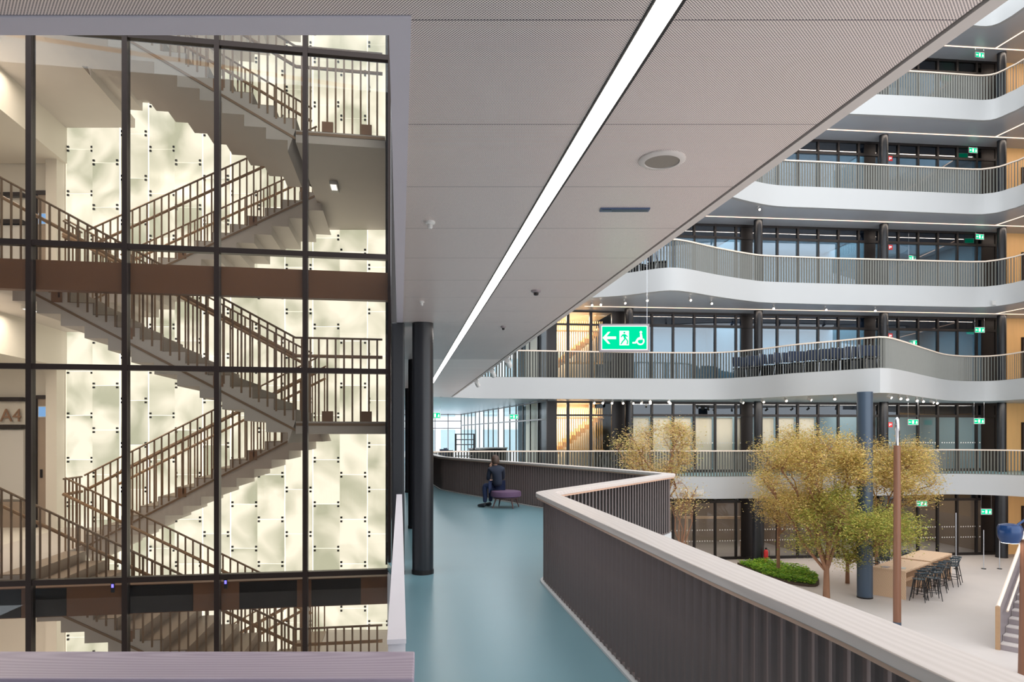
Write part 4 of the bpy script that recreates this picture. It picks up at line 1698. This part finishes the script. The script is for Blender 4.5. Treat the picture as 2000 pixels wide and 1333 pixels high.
TA = atan2(TW(1, 0)[1] - TW(0, 0)[1], TW(1, 0)[0] - TW(0, 0)[0])
TZT = GZ + .96
for k, lab in ((0, 'near pale oak bar table on the plaza'), (1, 'far pale oak bar table on the plaza, end to end with the near one')):
    a0 = 0.0 + k * 2.48
    L = 2.42
    q = TW(a0 + L / 2, .53)
    t = thing('bar_table', lab, 'table', (q[0], q[1], GZ), 0, 'oak bar tables')
    zz = TZT - (0.0 if k == 0 else -.03)
    MB().prism([TW(a0, 0), TW(a0 + L, 0), TW(a0 + L, 1.08), TW(a0, 1.08)], zz - .06, zz).build('tabletop', M['oak'], t, bevel=.004)
    MB().prism([TW(a0 + .02, .02), TW(a0 + .1, .02), TW(a0 + .1, 1.06), TW(a0 + .02, 1.06)], GZ, zz - .06).build('end_panel', M['oak'], t)
    MB().prism([TW(a0 + L - .1, .02), TW(a0 + L - .02, .02), TW(a0 + L - .02, 1.06), TW(a0 + L - .1, 1.06)], GZ, zz - .06).build('end_panel', M['oak'], t)
    MB().prism([TW(a0 + .1, .5), TW(a0 + L - .1, .5), TW(a0 + L - .1, .56), TW(a0 + .1, .56)], GZ + .3, GZ + .42).build('foot_bar', M['oak'], t)
# papers on the near table
for k, (a, b) in enumerate(((.3, .35), (.5, .8))):
    q = TW(a, b)
    tag(MB().box((q[0], q[1], TZT + .006), (.3, .21, .012), TA + .2 * k).build('paper', M['signgrey'] if k == 0 else M['fascia']),
        ('grey leaflet lying on the near bar table' if k == 0 else 'white paper lying on the near bar table'), 'paper')


def make_stool():
    t = thing('bar_stool', 'x', 'bar stool', (0, 0, 0))
    s = MB().lathe((0, 0, 0), [(.12, .70), (.19, .715), (.2, .735), (.18, .74), (.05, .73)], 20)
    s.build('seat', M['tealseat'], t, smooth=True)
    for sx, sy in ((1, 1), (1, -1), (-1, 1), (-1, -1)):
        MB().pipe([(sx * .13, sy * .13, .71), (sx * .23, sy * .23, 0)], .018, 8, .012).build('leg', M['black'], t, smooth=True)
    fr = MB()
    c = [(.2, .2), (-.2, .2), (-.2, -.2), (.2, -.2), (.2, .2)]
    for a, b in zip(c, c[1:]):
        fr.pipe([(a[0] * .99, a[1] * .99, .27), (b[0] * .99, b[1] * .99, .27)], .01, 6)
    fr.build('footrest', M['black'], t)
    arc = [(.25 * cos(a), .25 * sin(a), .92) for a in [radians(20 + 10 * i) for i in range(0, 15)]]
    arc = [(.16 + .0, -.08, .92)] + [(.25 * cos(a), .25 * sin(a), .94 + .03 * sin(a)) for a in [radians(-5 + 10 * i) for i in range(0, 20)]] + [(-.16, -.08, .92)]
    MB().pipe(arc, .02, 8).build('backrest', M['tealseat'], t, smooth=True)
    sp_ = MB()
    for a in (0, 35, 70, 110, 145, 180):
        a = radians(a)
        sp_.pipe([(.17 * cos(a), .17 * sin(a), .735), (.245 * cos(a), .245 * sin(a), .94)], .008, 6)
    sp_.build('back_spindles', M['tealseat'], t)
    return t


STL = make_stool()
k = 0
for i in range(8):
    a = .25 + i * .58
    b = 1.28 + (.12 if i % 3 == 0 else 0)
    q = TW(a, b)
    lab = 'dark teal bar stool on the right side of the tables, %s from the near end' % ORD[i]
    rz = TA + pi + random.uniform(-.3, .3)
    if k == 0:
        STL.location = (q[0], q[1], GZ)
        STL.rotation_euler = (0, 0, rz)
        STL['label'] = lab
        STL['group'] = 'bar stools round the oak tables'
    else:
        dup(STL, (q[0], q[1], GZ), rz, lab, 'bar stools round the oak tables')
    k += 1
# the closest stool, pulled out
q = W(15.0 * .92, 21.9)
dup(STL, (P(1822, 22.8)[0], P(1822, 22.8)[1], GZ), TA + pi + .5, 'dark teal bar stool pulled out furthest from the near table', 'bar stools round the oak tables')
for i in range(6):
    a = .3 + i * .8
    q = TW(a, -.26)
    dup(STL, (q[0], q[1], GZ), TA + random.uniform(-.3, .3), 'dark bar stool on the left side of the tables, %s from the near end' % ORD[i], 'bar stools round the oak tables')

# fire extinguisher by the plaza glazing
q = P(1496, 29.2)
t = thing('fire_extinguisher', 'red fire extinguisher standing by the ground floor glazing', 'fire extinguisher', (q[0], q[1], GZ))
MB().lathe((q[0], q[1], GZ), [(.085, .02), (.09, .05), (.09, .5), (.06, .58), (.025, .6)], 16).build('cylinder', M['red'], t, smooth=True)
MB().bx((q[0] - .03, q[1] - .03, GZ + .6), (q[0] + .03, q[1] + .03, GZ + .67)).build('valve', M['black'], t)
MB().pipe([(q[0], q[1] - .03, GZ + .64), (q[0] + .12, q[1] - .06, GZ + .55), (q[0] + .1, q[1] - .08, GZ + .25)], .012, 6).build('hose', M['black'], t)

# ground floor room: long table, round table, chairs behind the glass
t = thing('long_table', 'long light table inside the ground floor room behind the glass', 'table', (*P(1395, 31.5), GZ))
q = P(1395, 31.0)
MB().box((q[0], q[1], GZ + 1.75), (2.9, .3, .09), -TH).build('tabletop', M['oak'], t)
MB().box((*P(1341, 31.0), GZ + .88), (.08, .25, 1.7), -TH).build('leg', M['oak'], t)
MB().box((*P(1449, 31.0), GZ + .88), (.08, .25, 1.7), -TH).build('leg', M['oak'], t)
q = P(1349, 26.6)
t = thing('round_table', 'round wooden plaza table just beyond the coping', 'table', (q[0], q[1], GZ))
MB().cyl((q[0], q[1]), .62, GZ + .72, GZ + .76, 32).build('tabletop', M['oak'], t, smooth=True)
MB().cyl((q[0], q[1]), .05, GZ + .03, GZ + .72, 12).build('pedestal', M['black'], t, smooth=True)
MB().cyl((q[0], q[1]), .26, GZ, GZ + .03, 24).build('foot', M['black'], t, smooth=True)
q2 = P(1341, 26.6)
pt = thing('potted_plant', 'small plant in a pink pot on the round plaza table', 'plant', (q2[0], q2[1], GZ + .76))
MB().lathe((q2[0], q2[1], GZ + .76), [(.05, 0), (.075, .14)], 14).build('pot', M['purple'], pt, smooth=True)
lf = MB()
for i in range(40):
    a, r0 = random.uniform(0, 6.28), random.uniform(.0, .13)
    lf.box((q2[0] + r0 * cos(a), q2[1] + r0 * sin(a), GZ + .93 + random.uniform(-.03, .1)), (.06, .03, .004), a, random.uniform(-.6, .6), random.uniform(-.6, .6))
lf.build('leaves', M['leaf_bed'], pt)

# ------------------------------------------------------------------ blue lamp, stair on the right
zc = 15.6
q = P(2003, zc)
t = thing('wood_post', 'red brown wooden post at the right edge of the picture', 'post', (q[0], q[1], GZ))
MB().lathe((q[0], q[1], 0), [(.15, GZ + .02), (.125, GZ + 1.2), (.10, -.75)], 20).build('shaft', M['post'], t, smooth=True)
MB().cyl((q[0], q[1]), .155, GZ, GZ + .02, 20).build('base_sleeve', M['column_blue'], t, smooth=True)
q = P(1972, zc)
z = EYE + (HOR - 1050) * zc / F
q3 = P(2003, zc)
t = thing('floor_lamp', 'blue enamel lamp shade glowing white underneath, right edge', 'lamp', (q3[0], q3[1], -.75))
MB().lathe((q[0], q[1], z - .12), [(.18, 0.0), (.235, .12), (.25, .22), (.25, .33), (.22, .4), (.1, .43), (.02, .44)], 28).build('shade', M['lampblue'], t, smooth=True)
MB().lathe((q[0], q[1], z - .125), [(.02, .0), (.172, .0), (.172, .01)], 28).build('bulb_disc', M['strip'], t)
MB().pipe([(q[0] + .12, q[1], z + .22), (q3[0], q3[1], z + .42), (q3[0] + .05, q3[1], z + .1), (q3[0], q3[1], -.75)], .035, 10).build('arm', M['lampblue'], t, smooth=True)

# plaza stair rising away to the right
S0 = Vector((12.45, 17.5))


def SW(a, b):
    v = S0 + TD * a + TN * b
    return W(v.x, v.y)


t = thing('plaza_stair', 'pale grey stair with wooden side panels rising at the right edge', 'stairs', (*SW(0, .8), GZ))
st_ = MB()
for k in range(16):
    a = k * .29
    z = GZ + (k + 1) * .165
    st_.prism([SW(a, .05), SW(a + .29 + .02, .05), SW(a + .31, 1.6), SW(a, 1.6)], max(GZ, z - .5), z)
st_.build('steps', M['plaza'], t)
rs = MB()
for k in range(16):
    a = k * .29
    z = GZ + (k + 1) * .165
    rs.prism([SW(a - .004, .06), SW(a, .06), SW(a, 1.59), SW(a - .004, 1.59)], z - .163, z - .03)
rs.build('risers', M['signgrey'], t)
for b, nm_ in ((-.02, 'side_panel'), (1.6, 'side_panel')):
    vs = []
    L = 4.6
    zz = [(0, GZ, GZ + 1.08), (L, GZ + L * .569 - .2, GZ + 1.08 + L * .569)]
    mbp = MB()
    v = []
    for bb_ in (b, b + .06):
        for a, z0_, z1_ in zz:
            v += [(*SW(a, bb_), z0_), (*SW(a, bb_), z1_)]
    mbp.add(v, [(0, 2, 3, 1), (4, 5, 7, 6), (0, 1, 5, 4), (2, 6, 7, 3), (1, 3, 7, 5), (0, 4, 6, 2)])
    mbp.build(nm_, M['signgrey'], t)
    MB().pipe([(*SW(-.02, b + .03), GZ + 1.1), (*SW(L, b + .03), GZ + 1.1 + L * .569)], .045, 8).build('handrail', M['rail'], t, smooth=True)
    MB().prism([SW(-.06, b - .02), SW(0, b - .02), SW(0, b + .08), SW(-.06, b + .08)], GZ, GZ + 1.1).build('newel', M['handrail'], t)
MB().pipe([(*SW(.3, .14), GZ + .95), (*SW(4.4, .14), GZ + .95 + 4.1 * .569)], .03, 8).build('inner_handrail', M['rail'], t, smooth=True)

# slim poles before the ground floor doors
for px in (1867, 1921, 1952):
    q = P(px, 28.0)
    t = thing('slim_post', 'slim grey post before the ground floor doors, %s' % {1867: 'left one', 1921: 'middle one', 1952: 'right one'}[px], 'post', (q[0], q[1], GZ), 0, 'slim posts')
    MB().cyl((q[0], q[1]), .018, GZ + .02, GZ + (2.3 if px == 1867 else 1.6), 8).build('shaft', M['chrome'], t, smooth=True)
    MB().cyl((q[0], q[1]), .09, GZ, GZ + .02, 16).build('foot', M['black'], t, smooth=True)


# ------------------------------------------------------------------ trees
def tree(name, label, base, z0, trunk_h, crown_c, crown_r, nleaf, leaf, lm, group='plaza trees', lean=(0, 0), stems=3, seed=1, tr=.09, lsz=.072):
    rnd = random.Random(seed)
    t = thing(name, label, 'tree', (base[0], base[1], z0), 0, group)
    tb = MB()
    top = Vector((base[0] + lean[0], base[1] + lean[1], z0 + trunk_h))
    mid = Vector((base[0] + lean[0] * .3, base[1] + lean[1] * .3, z0 + trunk_h * .5))
    tb.pipe([(base[0], base[1], z0), mid, top], tr, 10, tr * .7)
    tb.build('trunk', M['bark'], t, smooth=True)
    br = MB()
    tips = []
    cc_, cr = Vector(crown_c), Vector(crown_r)

    def grow(p, target, r, depth):
        n = 4
        pts = [p]
        for i in range(1, n + 1):
            s = i / n
            q = p.lerp(target, s) + Vector((rnd.uniform(-1, 1), rnd.uniform(-1, 1), rnd.uniform(-.4, .6))) * (.06 * (target - p).length) * (1 if i < n else 0)
            pts.append(q)
        br.pipe(pts, r, 6 if depth < 2 else 4, r * .45)
        if depth >= 3:
            tips.extend(pts[2:])
            return
        k = (4, 4, 3)[depth]
        for i in range(k):
            s = pts[rnd.choice((2, 3, 4, 4))]
            dirv = (target - p).normalized()
            q = s + (dirv * rnd.uniform(.4, 1.0) + Vector((rnd.uniform(-1, 1), rnd.uniform(-1, 1), rnd.uniform(-.5, .8)))).normalized() * rnd.uniform(.5, .95) * (.42, .3, .2)[depth] * cr.length * .62
            # keep within crown
            d = q - cc_
            e = sqrt((d.x / cr.x) ** 2 + (d.y / cr.y) ** 2 + (d.z / cr.z) ** 2)
            if e > 1:
                q = cc_ + d / e
            grow(s, q, r * .5, depth + 1)

    for i in range(stems + 4):
        a = rnd.uniform(0, 6.28)
        ph = rnd.uniform(-.35, .9)
        rr = rnd.uniform(.5, .85)
        tgt = cc_ + Vector((cr.x * rr * cos(a) * cos(ph), cr.y * rr * sin(a) * cos(ph), cr.z * rr * sin(ph)))
        st0 = top if i % 2 == 0 else mid.lerp(top, .6)
        grow(st0, tgt, tr * .5, 0)
    br.build('branches', M['bark'], t)
    lv = MB()
    tt = tips
    for i in range(nleaf):
        p = tt[rnd.randrange(len(tt))] + Vector((rnd.gauss(0, 1), rnd.gauss(0, 1), rnd.gauss(0, .8))) * .2
        a, b, c_ = rnd.uniform(0, 6.28), rnd.uniform(-.7, .7), rnd.uniform(-.7, .7)
        s = lsz * rnd.uniform(.6, 1.2)
        Mx = Matrix.Translation(p) @ Matrix.Rotation(a, 4, 'Z') @ Matrix.Rotation(b, 4, 'X') @ Matrix.Rotation(c_, 4, 'Y')
        vs = [(-s * .6, 0, 0), (0, -s * .25, .004), (s * .6, 0, 0), (0, s * .25, .004)]
        lv.add([Mx @ Vector(v) for v in vs], [(0, 1, 2, 3)])
    me = bpy.data.meshes.new('foliage')
    me.from_pydata(lv.v, [], lv.f)
    me.materials.append(lm)
    o = bpy.data.objects.new('foliage', me)
    C.objects.link(o)
    o.parent = t
    o.matrix_parent_inverse = Matrix.Translation(t.location).inverted()
    return t


def TP(px, py, zc):
    q = P(px, zc)
    return (q[0], q[1], EYE + (HOR - py) * zc / F)


b = PZ(1614, 1168, GZ)
tree('indoor_tree', 'largest golden leaved tree on the plaza, trunk left of the blue grey column', b, GZ, 1.1, TP(1580, 935, 23.3), (2.0, 1.6, 1.9), 42000, 1, M['leaf_gold'], lean=(.0, .0), stems=5, seed=4, tr=.12)
tree('indoor_tree', 'low spreading green tree in front of the blue grey column', PZ(1655, 1140, GZ), GZ, .9, TP(1672, 1045, 22.6), (2.7, 1.5, 1.5), 34000, 1, M['leaf_green'], stems=4, seed=9, tr=.08)
tree('indoor_tree', 'golden tree to the right of the blue grey column, behind the wooden post', PZ(1712, 1130, GZ), GZ, 1.9, TP(1728, 935, 24.0), (1.7, 1.3, 1.5), 26000, 1, M['leaf_gold'], stems=4, seed=15, tr=.08)
tree('indoor_tree', 'slim young tree with a straight pale trunk in the planted bed', PZ(1520, 1121, GZ), GZ, 1.9, TP(1530, 1000, 25.3), (1.25, 1.0, .8), 7000, 1, M['leaf_gold'], stems=3, seed=21, tr=.075)
tree('indoor_tree', 'rosy leaved tree on the left of the plaza behind the balustrade tip', PZ(1300, 1150, GZ), GZ, 2.6, TP(1278, 880, 24.2), (1.4, 1.2, 1.05), 11000, 1, M['leaf_pink'], stems=5, seed=33, tr=.08)
tree('indoor_tree', 'low branches of a small tree under the balustrade tip', PZ(1330, 1155, GZ), GZ, 1.6, TP(1335, 965, 24.0), (.7, .8, .6), 1200, 1, M['leaf_pink'], stems=2, seed=35, tr=.05)

# outside tree seen through the tall windows
tree('garden_tree', 'bright yellow green tree outside the tall windows', P(1075, 41), 0, 1.3, (P(1075, 41)[0], P(1075, 41)[1], 1.9), (1.1, 1.1, 1.5), 4500, 1, M['leaf_bed'], seed=41, tr=.1, lsz=.14, group='trees outside')

# planted bed
bed = [PZ(1440, 1103, GZ), PZ(1500, 1104, GZ), PZ(1575, 1118, GZ), PZ(1598, 1134, GZ), PZ(1592, 1147, GZ), PZ(1540, 1141, GZ), PZ(1480, 1122, GZ)]
bt = thing('planted_bed', 'planted bed with bright green ground cover on the plaza', 'flower bed', (bed[3][0], bed[3][1], GZ))
MB().prism(smooth_path(bed + [bed[0]], .3)[:-1], GZ, GZ + .08).build('soil', M['soil'], bt)
lv = MB()
rnd = random.Random(5)
xs = [p[0] for p in bed]
ys = [p[1] for p in bed]


def inside(x, y, poly):
    r = False
    j = len(poly) - 1
    for i in range(len(poly)):
        if (poly[i][1] > y) != (poly[j][1] > y) and x < (poly[j][0] - poly[i][0]) * (y - poly[i][1]) / (poly[j][1] - poly[i][1]) + poly[i][0]:
            r = not r
        j = i
    return r


cnt = 0
while cnt < 5200:
    x, y = rnd.uniform(min(xs), max(xs)), rnd.uniform(min(ys), max(ys))
    if not inside(x, y, bed):
        continue
    hgt = .12 + .14 * (.5 + .5 * sin(x * 3) * cos(y * 2.6))
    Mx = Matrix.Translation((x, y, GZ + .06 + rnd.uniform(0, 1) * hgt)) @ Matrix.Rotation(rnd.uniform(0, 6.28), 4, 'Z') @ Matrix.Rotation(rnd.uniform(-.8, .8), 4, 'X')
    s = .06 * rnd.uniform(.6, 1.4)
    lv.add([Mx @ Vector(v) for v in [(-s, 0, 0), (0, -s * .45, .01), (s, 0, 0), (0, s * .45, .01)]], [(0, 1, 2, 3)])
    cnt += 1
me = bpy.data.meshes.new('ground_cover')
me.from_pydata(lv.v, [], lv.f)
me.materials.append(M['leaf_bed'])
o = bpy.data.objects.new('ground_cover', me)
C.objects.link(o)
o.parent = bt
o.matrix_parent_inverse = Matrix.Translation(bt.location).inverted()
o['kind'] = 'stuff'

# ------------------------------------------------------------------ chairs crowded on the first upper gallery
def make_chair():
    t = thing('gallery_chair', 'x', 'chair', (0, 0, 0))
    MB().box((0, 0, .46), (.44, .42, .05)).build('seat', M['black'], t, bevel=.015)
    MB().box((0, .2, .76), (.42, .03, .40), 0, radians(-8)).build('backrest', M['bluefab'], t, bevel=.012)
    for sx in (-1, 1):
        MB().pipe([(sx * .22, -.2, 0), (sx * .2, -.18, .46), (sx * .2, .19, .46), (sx * .21, .24, .98)], .012, 6).build('side_frame', M['chrome'], t, smooth=True)
        MB().pipe([(sx * .22, .24, 0), (sx * .2, .17, .46)], .012, 6).build('rear_leg', M['chrome'], t, smooth=True)
    MB().box((0, 0, .25), (.36, .36, .3)).build('storage_box', M['black'], t)
    return t


CH = make_chair()
i = 0
for px in list(range(1444, 1722, 14)):
    zc = edge_at(1, px) + .75 + (.2 if i % 2 else 0)
    q = P(px, zc)
    lab = 'blue and black chair crowded on the first upper gallery, %s from left' % (ORD[i] if i < 20 else 'last')
    if i == 0:
        CH.location = (q[0], q[1], zt[1])
        CH.rotation_euler = (0, 0, -TH)
        CH['label'] = lab
        CH['group'] = 'chairs crowded on the first upper gallery'
    else:
        dup(CH, (q[0], q[1], zt[1]), random.uniform(-.7, .7) - TH, lab, 'chairs crowded on the first upper gallery')
    i += 1
for j, px in enumerate((1228, 1250, 1276, 1292)):
    zc = edge_at(2, px) + .9
    q = P(px, zc)
    dup(CH, (q[0], q[1], zt[2]), .4 * j, 'blue backed chair on the second upper gallery, %s from the left' % ORD[j], 'chairs on the second upper gallery')

# ------------------------------------------------------------------ seated person on a round bench
zc = 15.5
q = P(988, zc)
BX, BY = q
t = thing('round_bench', 'mauve upholstered round bench with thin splayed legs on the walkway', 'bench', (BX, BY, 0))
mbs = MB()
mbs.lathe((BX, BY, 0), [(.30, .24), (.345, .26), (.35, .34), (.335, .375), (.28, .385), (.0, .385)], 32)
mbs.build('seat', M['purple'], t, smooth=True)
MB().lathe((BX, BY, 0), [(.29, .215), (.29, .24)], 32).build('seat_frame', M['leg'], t, smooth=True)
for a in (20, 110, 200, 290):
    a = radians(a)
    MB().pipe([(BX + .25 * cos(a), BY + .25 * sin(a), .22), (BX + .34 * cos(a), BY + .34 * sin(a), 0)], .02, 8, .011).build('leg', M['leg'], t, smooth=True)


def skin_obj(name, joints, edges, m, parent, sub=2):
    me = bpy.data.meshes.new(name)
    me.from_pydata([j[:3] for j in joints], edges, [])
    o = bpy.data.objects.new(name, me)
    C.objects.link(o)
    me.materials.append(m)
    o.parent = parent
    sk = o.modifiers.new('skin', 'SKIN')
    sk.use_smooth_shade = True
    lay = me.skin_vertices[0].data if me.skin_vertices else None
    if lay is None:
        bm = bmesh.new()
        bm.from_mesh(me)
        bm.verts.layers.skin.verify()
        bm.to_mesh(me)
        bm.free()
        lay = me.skin_vertices[0].data
    for i, j in enumerate(joints):
        r = j[3]
        lay[i].radius = r if isinstance(r, tuple) else (r, r)
        lay[i].use_root = (i == 0)
    s = o.modifiers.new('sub', 'SUBSURF')
    s.levels = sub
    s.render_levels = sub
    return o


# local frame: x right, y away from the camera, z up; the person faces left and away
pr = P(971, 15.5)
pe = thing('person', 'person in dark sweater and jeans sitting hunched on the bench, seen from behind', 'person', (pr[0], pr[1], 0), -TH)
body = [(0.0, 0, .47, (.15, .13)),       # 0 pelvis
        (.01, .0, .62, (.15, .115)),     # 1 waist
        (-.005, .0, .78, (.165, .12)),   # 2 chest
        (-.02, .02, .885, (.12, .09)),   # 3 upper chest
        (-.035, .05, .96, (.055, .055)),  # 4 neck
        (-.17, .0, .865, .06),           # 5 left shoulder
        (-.21, .05, .62, .048),          # 6 left elbow resting on thigh
        (-.14, .10, .86, .036),          # 7 left wrist
        (.13, .0, .865, .06),            # 8 right shoulder
        (.13, .16, .66, .05),            # 9 right elbow
        (-.02, .3, .60, .036),           # 10 right wrist
        ]
be = [(0, 1), (1, 2), (2, 3), (3, 4), (3, 5), (5, 6), (6, 7), (3, 8), (8, 9), (9, 10)]
skin_obj('body', body, be, M['sweater'], pe)
legs = [(0.0, 0, .47, (.16, .14)),
        (-.1, .03, .47, (.1, .1)), (-.27, .06, .50, .078), (-.285, .06, .46, .07), (-.275, .05, .26, .058), (-.28, .05, .10, .045),
        (.03, .16, .47, .1), (-.14, .30, .49, .075), (-.16, .30, .44, .068), (-.15, .29, .26, .055), (-.16, .29, .10, .045)]
skin_obj('jeans', legs, [(0, 1), (1, 2), (2, 3), (3, 4), (4, 5), (0, 6), (6, 7), (7, 8), (8, 9), (9, 10)], M['jeans'], pe)
for (x, y) in ((-.28, .05), (-.16, .29)):
    skin_obj('shoe', [(x + .03, y - .02, .06, (.055, .055)), (x - .06, y + .02, .045, (.055, .045)), (x - .17, y + .06, .035, (.045, .032))], [(0, 1), (1, 2)], M['shoe'], pe)
# head
hd = MB()
hc = Vector((-.055, .07, 1.06))
n1, n2 = 18, 12
vs, fs = [], []
for i in range(n2 + 1):
    ph = -pi / 2 + pi * i / n2
    for k in range(n1):
        a = 2 * pi * k / n1
        fx, fy = cos(a), sin(a)
        jaw = 1 - .18 * max(0, -sin(ph)) * 1.0
        vs.append(hc + Vector((.078 * cos(ph) * fx * jaw, .095 * cos(ph) * fy * jaw, .115 * sin(ph))))
for i in range(n2):
    for k in range(n1):
        fs.append((i * n1 + k, i * n1 + (k + 1) % n1, (i + 1) * n1 + (k + 1) % n1, (i + 1) * n1 + k))
hd.add(vs, fs)
fd = Vector((-.8, .6, 0))       # direction the face looks
sd_ = Vector((-.6, -.8, 0))     # towards the left ear
# nose, ears, brow, lips
hd.add([hc + fd * .085 + Vector((0, 0, .02)), hc + fd * .112 + Vector((0, 0, -.015)), hc + fd * .085 + sd_ * .014 + Vector((0, 0, -.02)), hc + fd * .085 - sd_ * .014 + Vector((0, 0, -.02))],
       [(0, 1, 2), (0, 3, 1), (1, 3, 2), (0, 2, 3)])
for s_ in (-1, 1):
    e = hc + sd_ * (.082 * s_) + Vector((0, 0, -.005))
    hd.box(e, (.02, .036, .055), atan2(fd.y, fd.x) + pi / 2)
ho = hd.build('head', M['skin'], pe, smooth=True)
ho.matrix_parent_inverse = Matrix()
ey = MB()
for s_ in (-1, 1):
    e = hc + fd * .083 + sd_ * (.03 * s_) + Vector((0, 0, .012))
    ey.box(e, (.014, .008, .009), atan2(fd.y, fd.x) + pi / 2)
e = ey.build('eyes', M['black'], ho)
e.matrix_parent_inverse = Matrix()
mo = MB().box(hc + fd * .088 + Vector((0, 0, -.05)), (.035, .006, .008), atan2(fd.y, fd.x) + pi / 2).build('mouth', M['leg'], ho)
mo.matrix_parent_inverse = Matrix()
hr = MB()
vs, fs = [], []
rnd = random.Random(3)
n1, n2 = 28, 12
hcen = hc - fd * .014 + Vector((0, 0, .012))
for i in range(n2 + 1):
    ph = -.75 + (pi / 2 + .75) * i / n2
    for k in range(n1):
        a = 2 * pi * k / n1
        d = Vector((cos(a), sin(a), 0))
        front = max(0, d.dot(fd))
        lowcut = ph
        if front > .3:
            lowcut = max(ph, .45 * front + .1)
        rr = 1 + rnd.uniform(-.05, .06)
        vs.append(hcen + Vector((.096 * cos(lowcut) * cos(a) * rr, .108 * cos(lowcut) * sin(a) * rr, .125 * sin(lowcut) * rr)))
for i in range(n2):
    for k in range(n1):
        fs.append((i * n1 + k, i * n1 + (k + 1) % n1, (i + 1) * n1 + (k + 1) % n1, (i + 1) * n1 + k))
hr.add(vs, fs)
o = hr.build('hair', M['hair'], pe, smooth=True)
o.matrix_parent_inverse = Matrix()


def hand(wrist, dirv, side, curl):
    """palm, four unequal fingers and a thumb"""
    w = Vector(wrist)
    d = Vector(dirv).normalized()
    s = Vector(side).normalized()
    nrm = d.cross(s)
    J = [(*w, .026), (*(w + d * .045), (.036, .02)), (*(w + d * .08), (.038, .018))]
    E = [(0, 1), (1, 2)]
    for k, (off, ln) in enumerate(((-.03, .062), (-.01, .074), (.01, .068), (.03, .052))):
        a = w + d * .088 + s * off
        b = a + d * ln * .5 + nrm * curl * .4 * ln
        c_ = b + d * ln * .4 + nrm * curl * ln
        i0 = len(J)
        J += [(*a, .010), (*b, .0095), (*c_, .008)]
        E += [(2, i0), (i0, i0 + 1), (i0 + 1, i0 + 2)]
    a = w + d * .03 - s * .035
    b = a + d * .03 - s * .025
    c_ = b + d * .03 - s * .004
    i0 = len(J)
    J += [(*a, .012), (*b, .0105), (*c_, .009)]
    E += [(1, i0), (i0, i0 + 1), (i0 + 1, i0 + 2)]
    return skin_obj('hand', J, E, M['skin'], pe, 1)


hand((-.142, .098, .885), (.02, -.01, 1), (0.5, -.8, 0), .5)
hand((-.04, .31, .60), (-1, .1, -.1), (0, 1, .1), -.3)
skin_obj('neck', [(-.035, .05, .93, .05), (-.045, .06, 1.0, .046)], [(0, 1)], M['skin'], pe, 1)

area_light('corridor_fill_light', (W(-4.2, 37)[0], W(-4.2, 37)[1], 2.95), (4.5, 12), 420, (.93, .97, 1), (0, 0, -TH))  # invisible fill added to lift the dark far end of the corridor
# neighbouring building outside the windows
nb = thing('neighbouring_building', 'pale building with rows of windows outside the far glazing', 'building', (*W(-2, 62), GZ))
MB().prism([W(-16, 62), W(14, 58), W(15, 66), W(-15, 70)], GZ, 9.5).build('wall', M['nbwall'], nb)
for r_ in range(4):
    for k in range(16):
        f_ = (k + .5) / 16
        xc_, zc_ = -16 + 30 * f_, 62 - 4 * f_ - .06
        q = W(xc_, zc_)
        wnd = MB().box((q[0], q[1], GZ + 1.9 + r_ * 3.1), (1.25, .16, 1.9), -TH - atan2(4, 30) * -1 * -1).build('window', M['nbglass'], nb)
# ------------------------------------------------------------------ far end of the walkway
zc = 27.5
t = thing('open_shelf', 'open black metal shelf frame at the far end of the walkway', 'shelf', (*P(908, zc), 0), -TH)
w_, d_ = .74, .4
mbs = MB()
for sx in (-1, 1):
    for sy in (-1, 1):
        MB().box((sx * w_ / 2, sy * d_ / 2, .85), (.04, .04, 1.7)).build('upright', M['black'], t).matrix_parent_inverse = Matrix()
for z in (.3, .8, 1.26, 1.46, 1.68):
    MB().box((0, 0, z), (w_ - .04, d_ - .04, .035)).build('shelf_board', M['black'], t).matrix_parent_inverse = Matrix()
zc = 24.5
q = P(853, zc)
t = thing('bin', 'tall beige bin behind the black column', 'bin', (q[0], q[1], 0))
MB().box((q[0], q[1], .38), (.36, .36, .72), -TH).build('body', M['cream'], t)
MB().box((q[0], q[1], .76), (.38, .38, .04), -TH).build('lid', M['lightgrey'], t)
MB().box((q[0], q[1], .01), (.34, .34, .02), -TH).build('base', M['black'], t)
q = P(952, 29.5)
t = thing('reception_counter', 'dark green grey curved counter beyond the corner of the balustrade', 'counter', (q[0], q[1], 0))
arcp = smooth_path([P(925, 29.0), P(945, 30.5), P(965, 31.2), P(985, 31.0)], .2)
MB().sweep(arcp, -.2, .2, 0, 1.02).build('front', M['column'], t, smooth=True)
MB().sweep(arcp, -.27, .27, 1.02, 1.08).build('worktop', M['fascia'], t, smooth=True)
for i, (px, zc) in enumerate(((868, 33), (878, 36), (886, 31))):
    q = P(px, zc)
    dup(CH, (q[0], q[1], 0), i * 1.1, 'dark chair near the far end glazing, %s from the left' % ORD[i], 'chairs at the far end')

# small fascia details on the walkway level slab
for px, py, w_, lb in ((1337, 960, .38, 'left grey vent plate on the white slab edge'), (1367, 962, .3, 'right pale grey box on the white slab edge')):
    zc = edge_at(0, px) - .08
    q = P(px, zc)
    z = EYE + (HOR - py) * zc / F
    tag(MB().box((q[0], q[1], z), (w_, .03, .16 if px < 1350 else .2), -TH).build('vent_plate', M['lightgrey']), lb, 'vent')
zc = edge_at(2, 1942) - .08
q = P(1942, zc)
tag(MB().box((q[0], q[1], EYE + (HOR - 592) * zc / F), (.26, .03, .18), -TH + .3).build('vent_plate', M['lightgrey']), 'grey vent plate on the white fascia of the second upper gallery', 'vent')
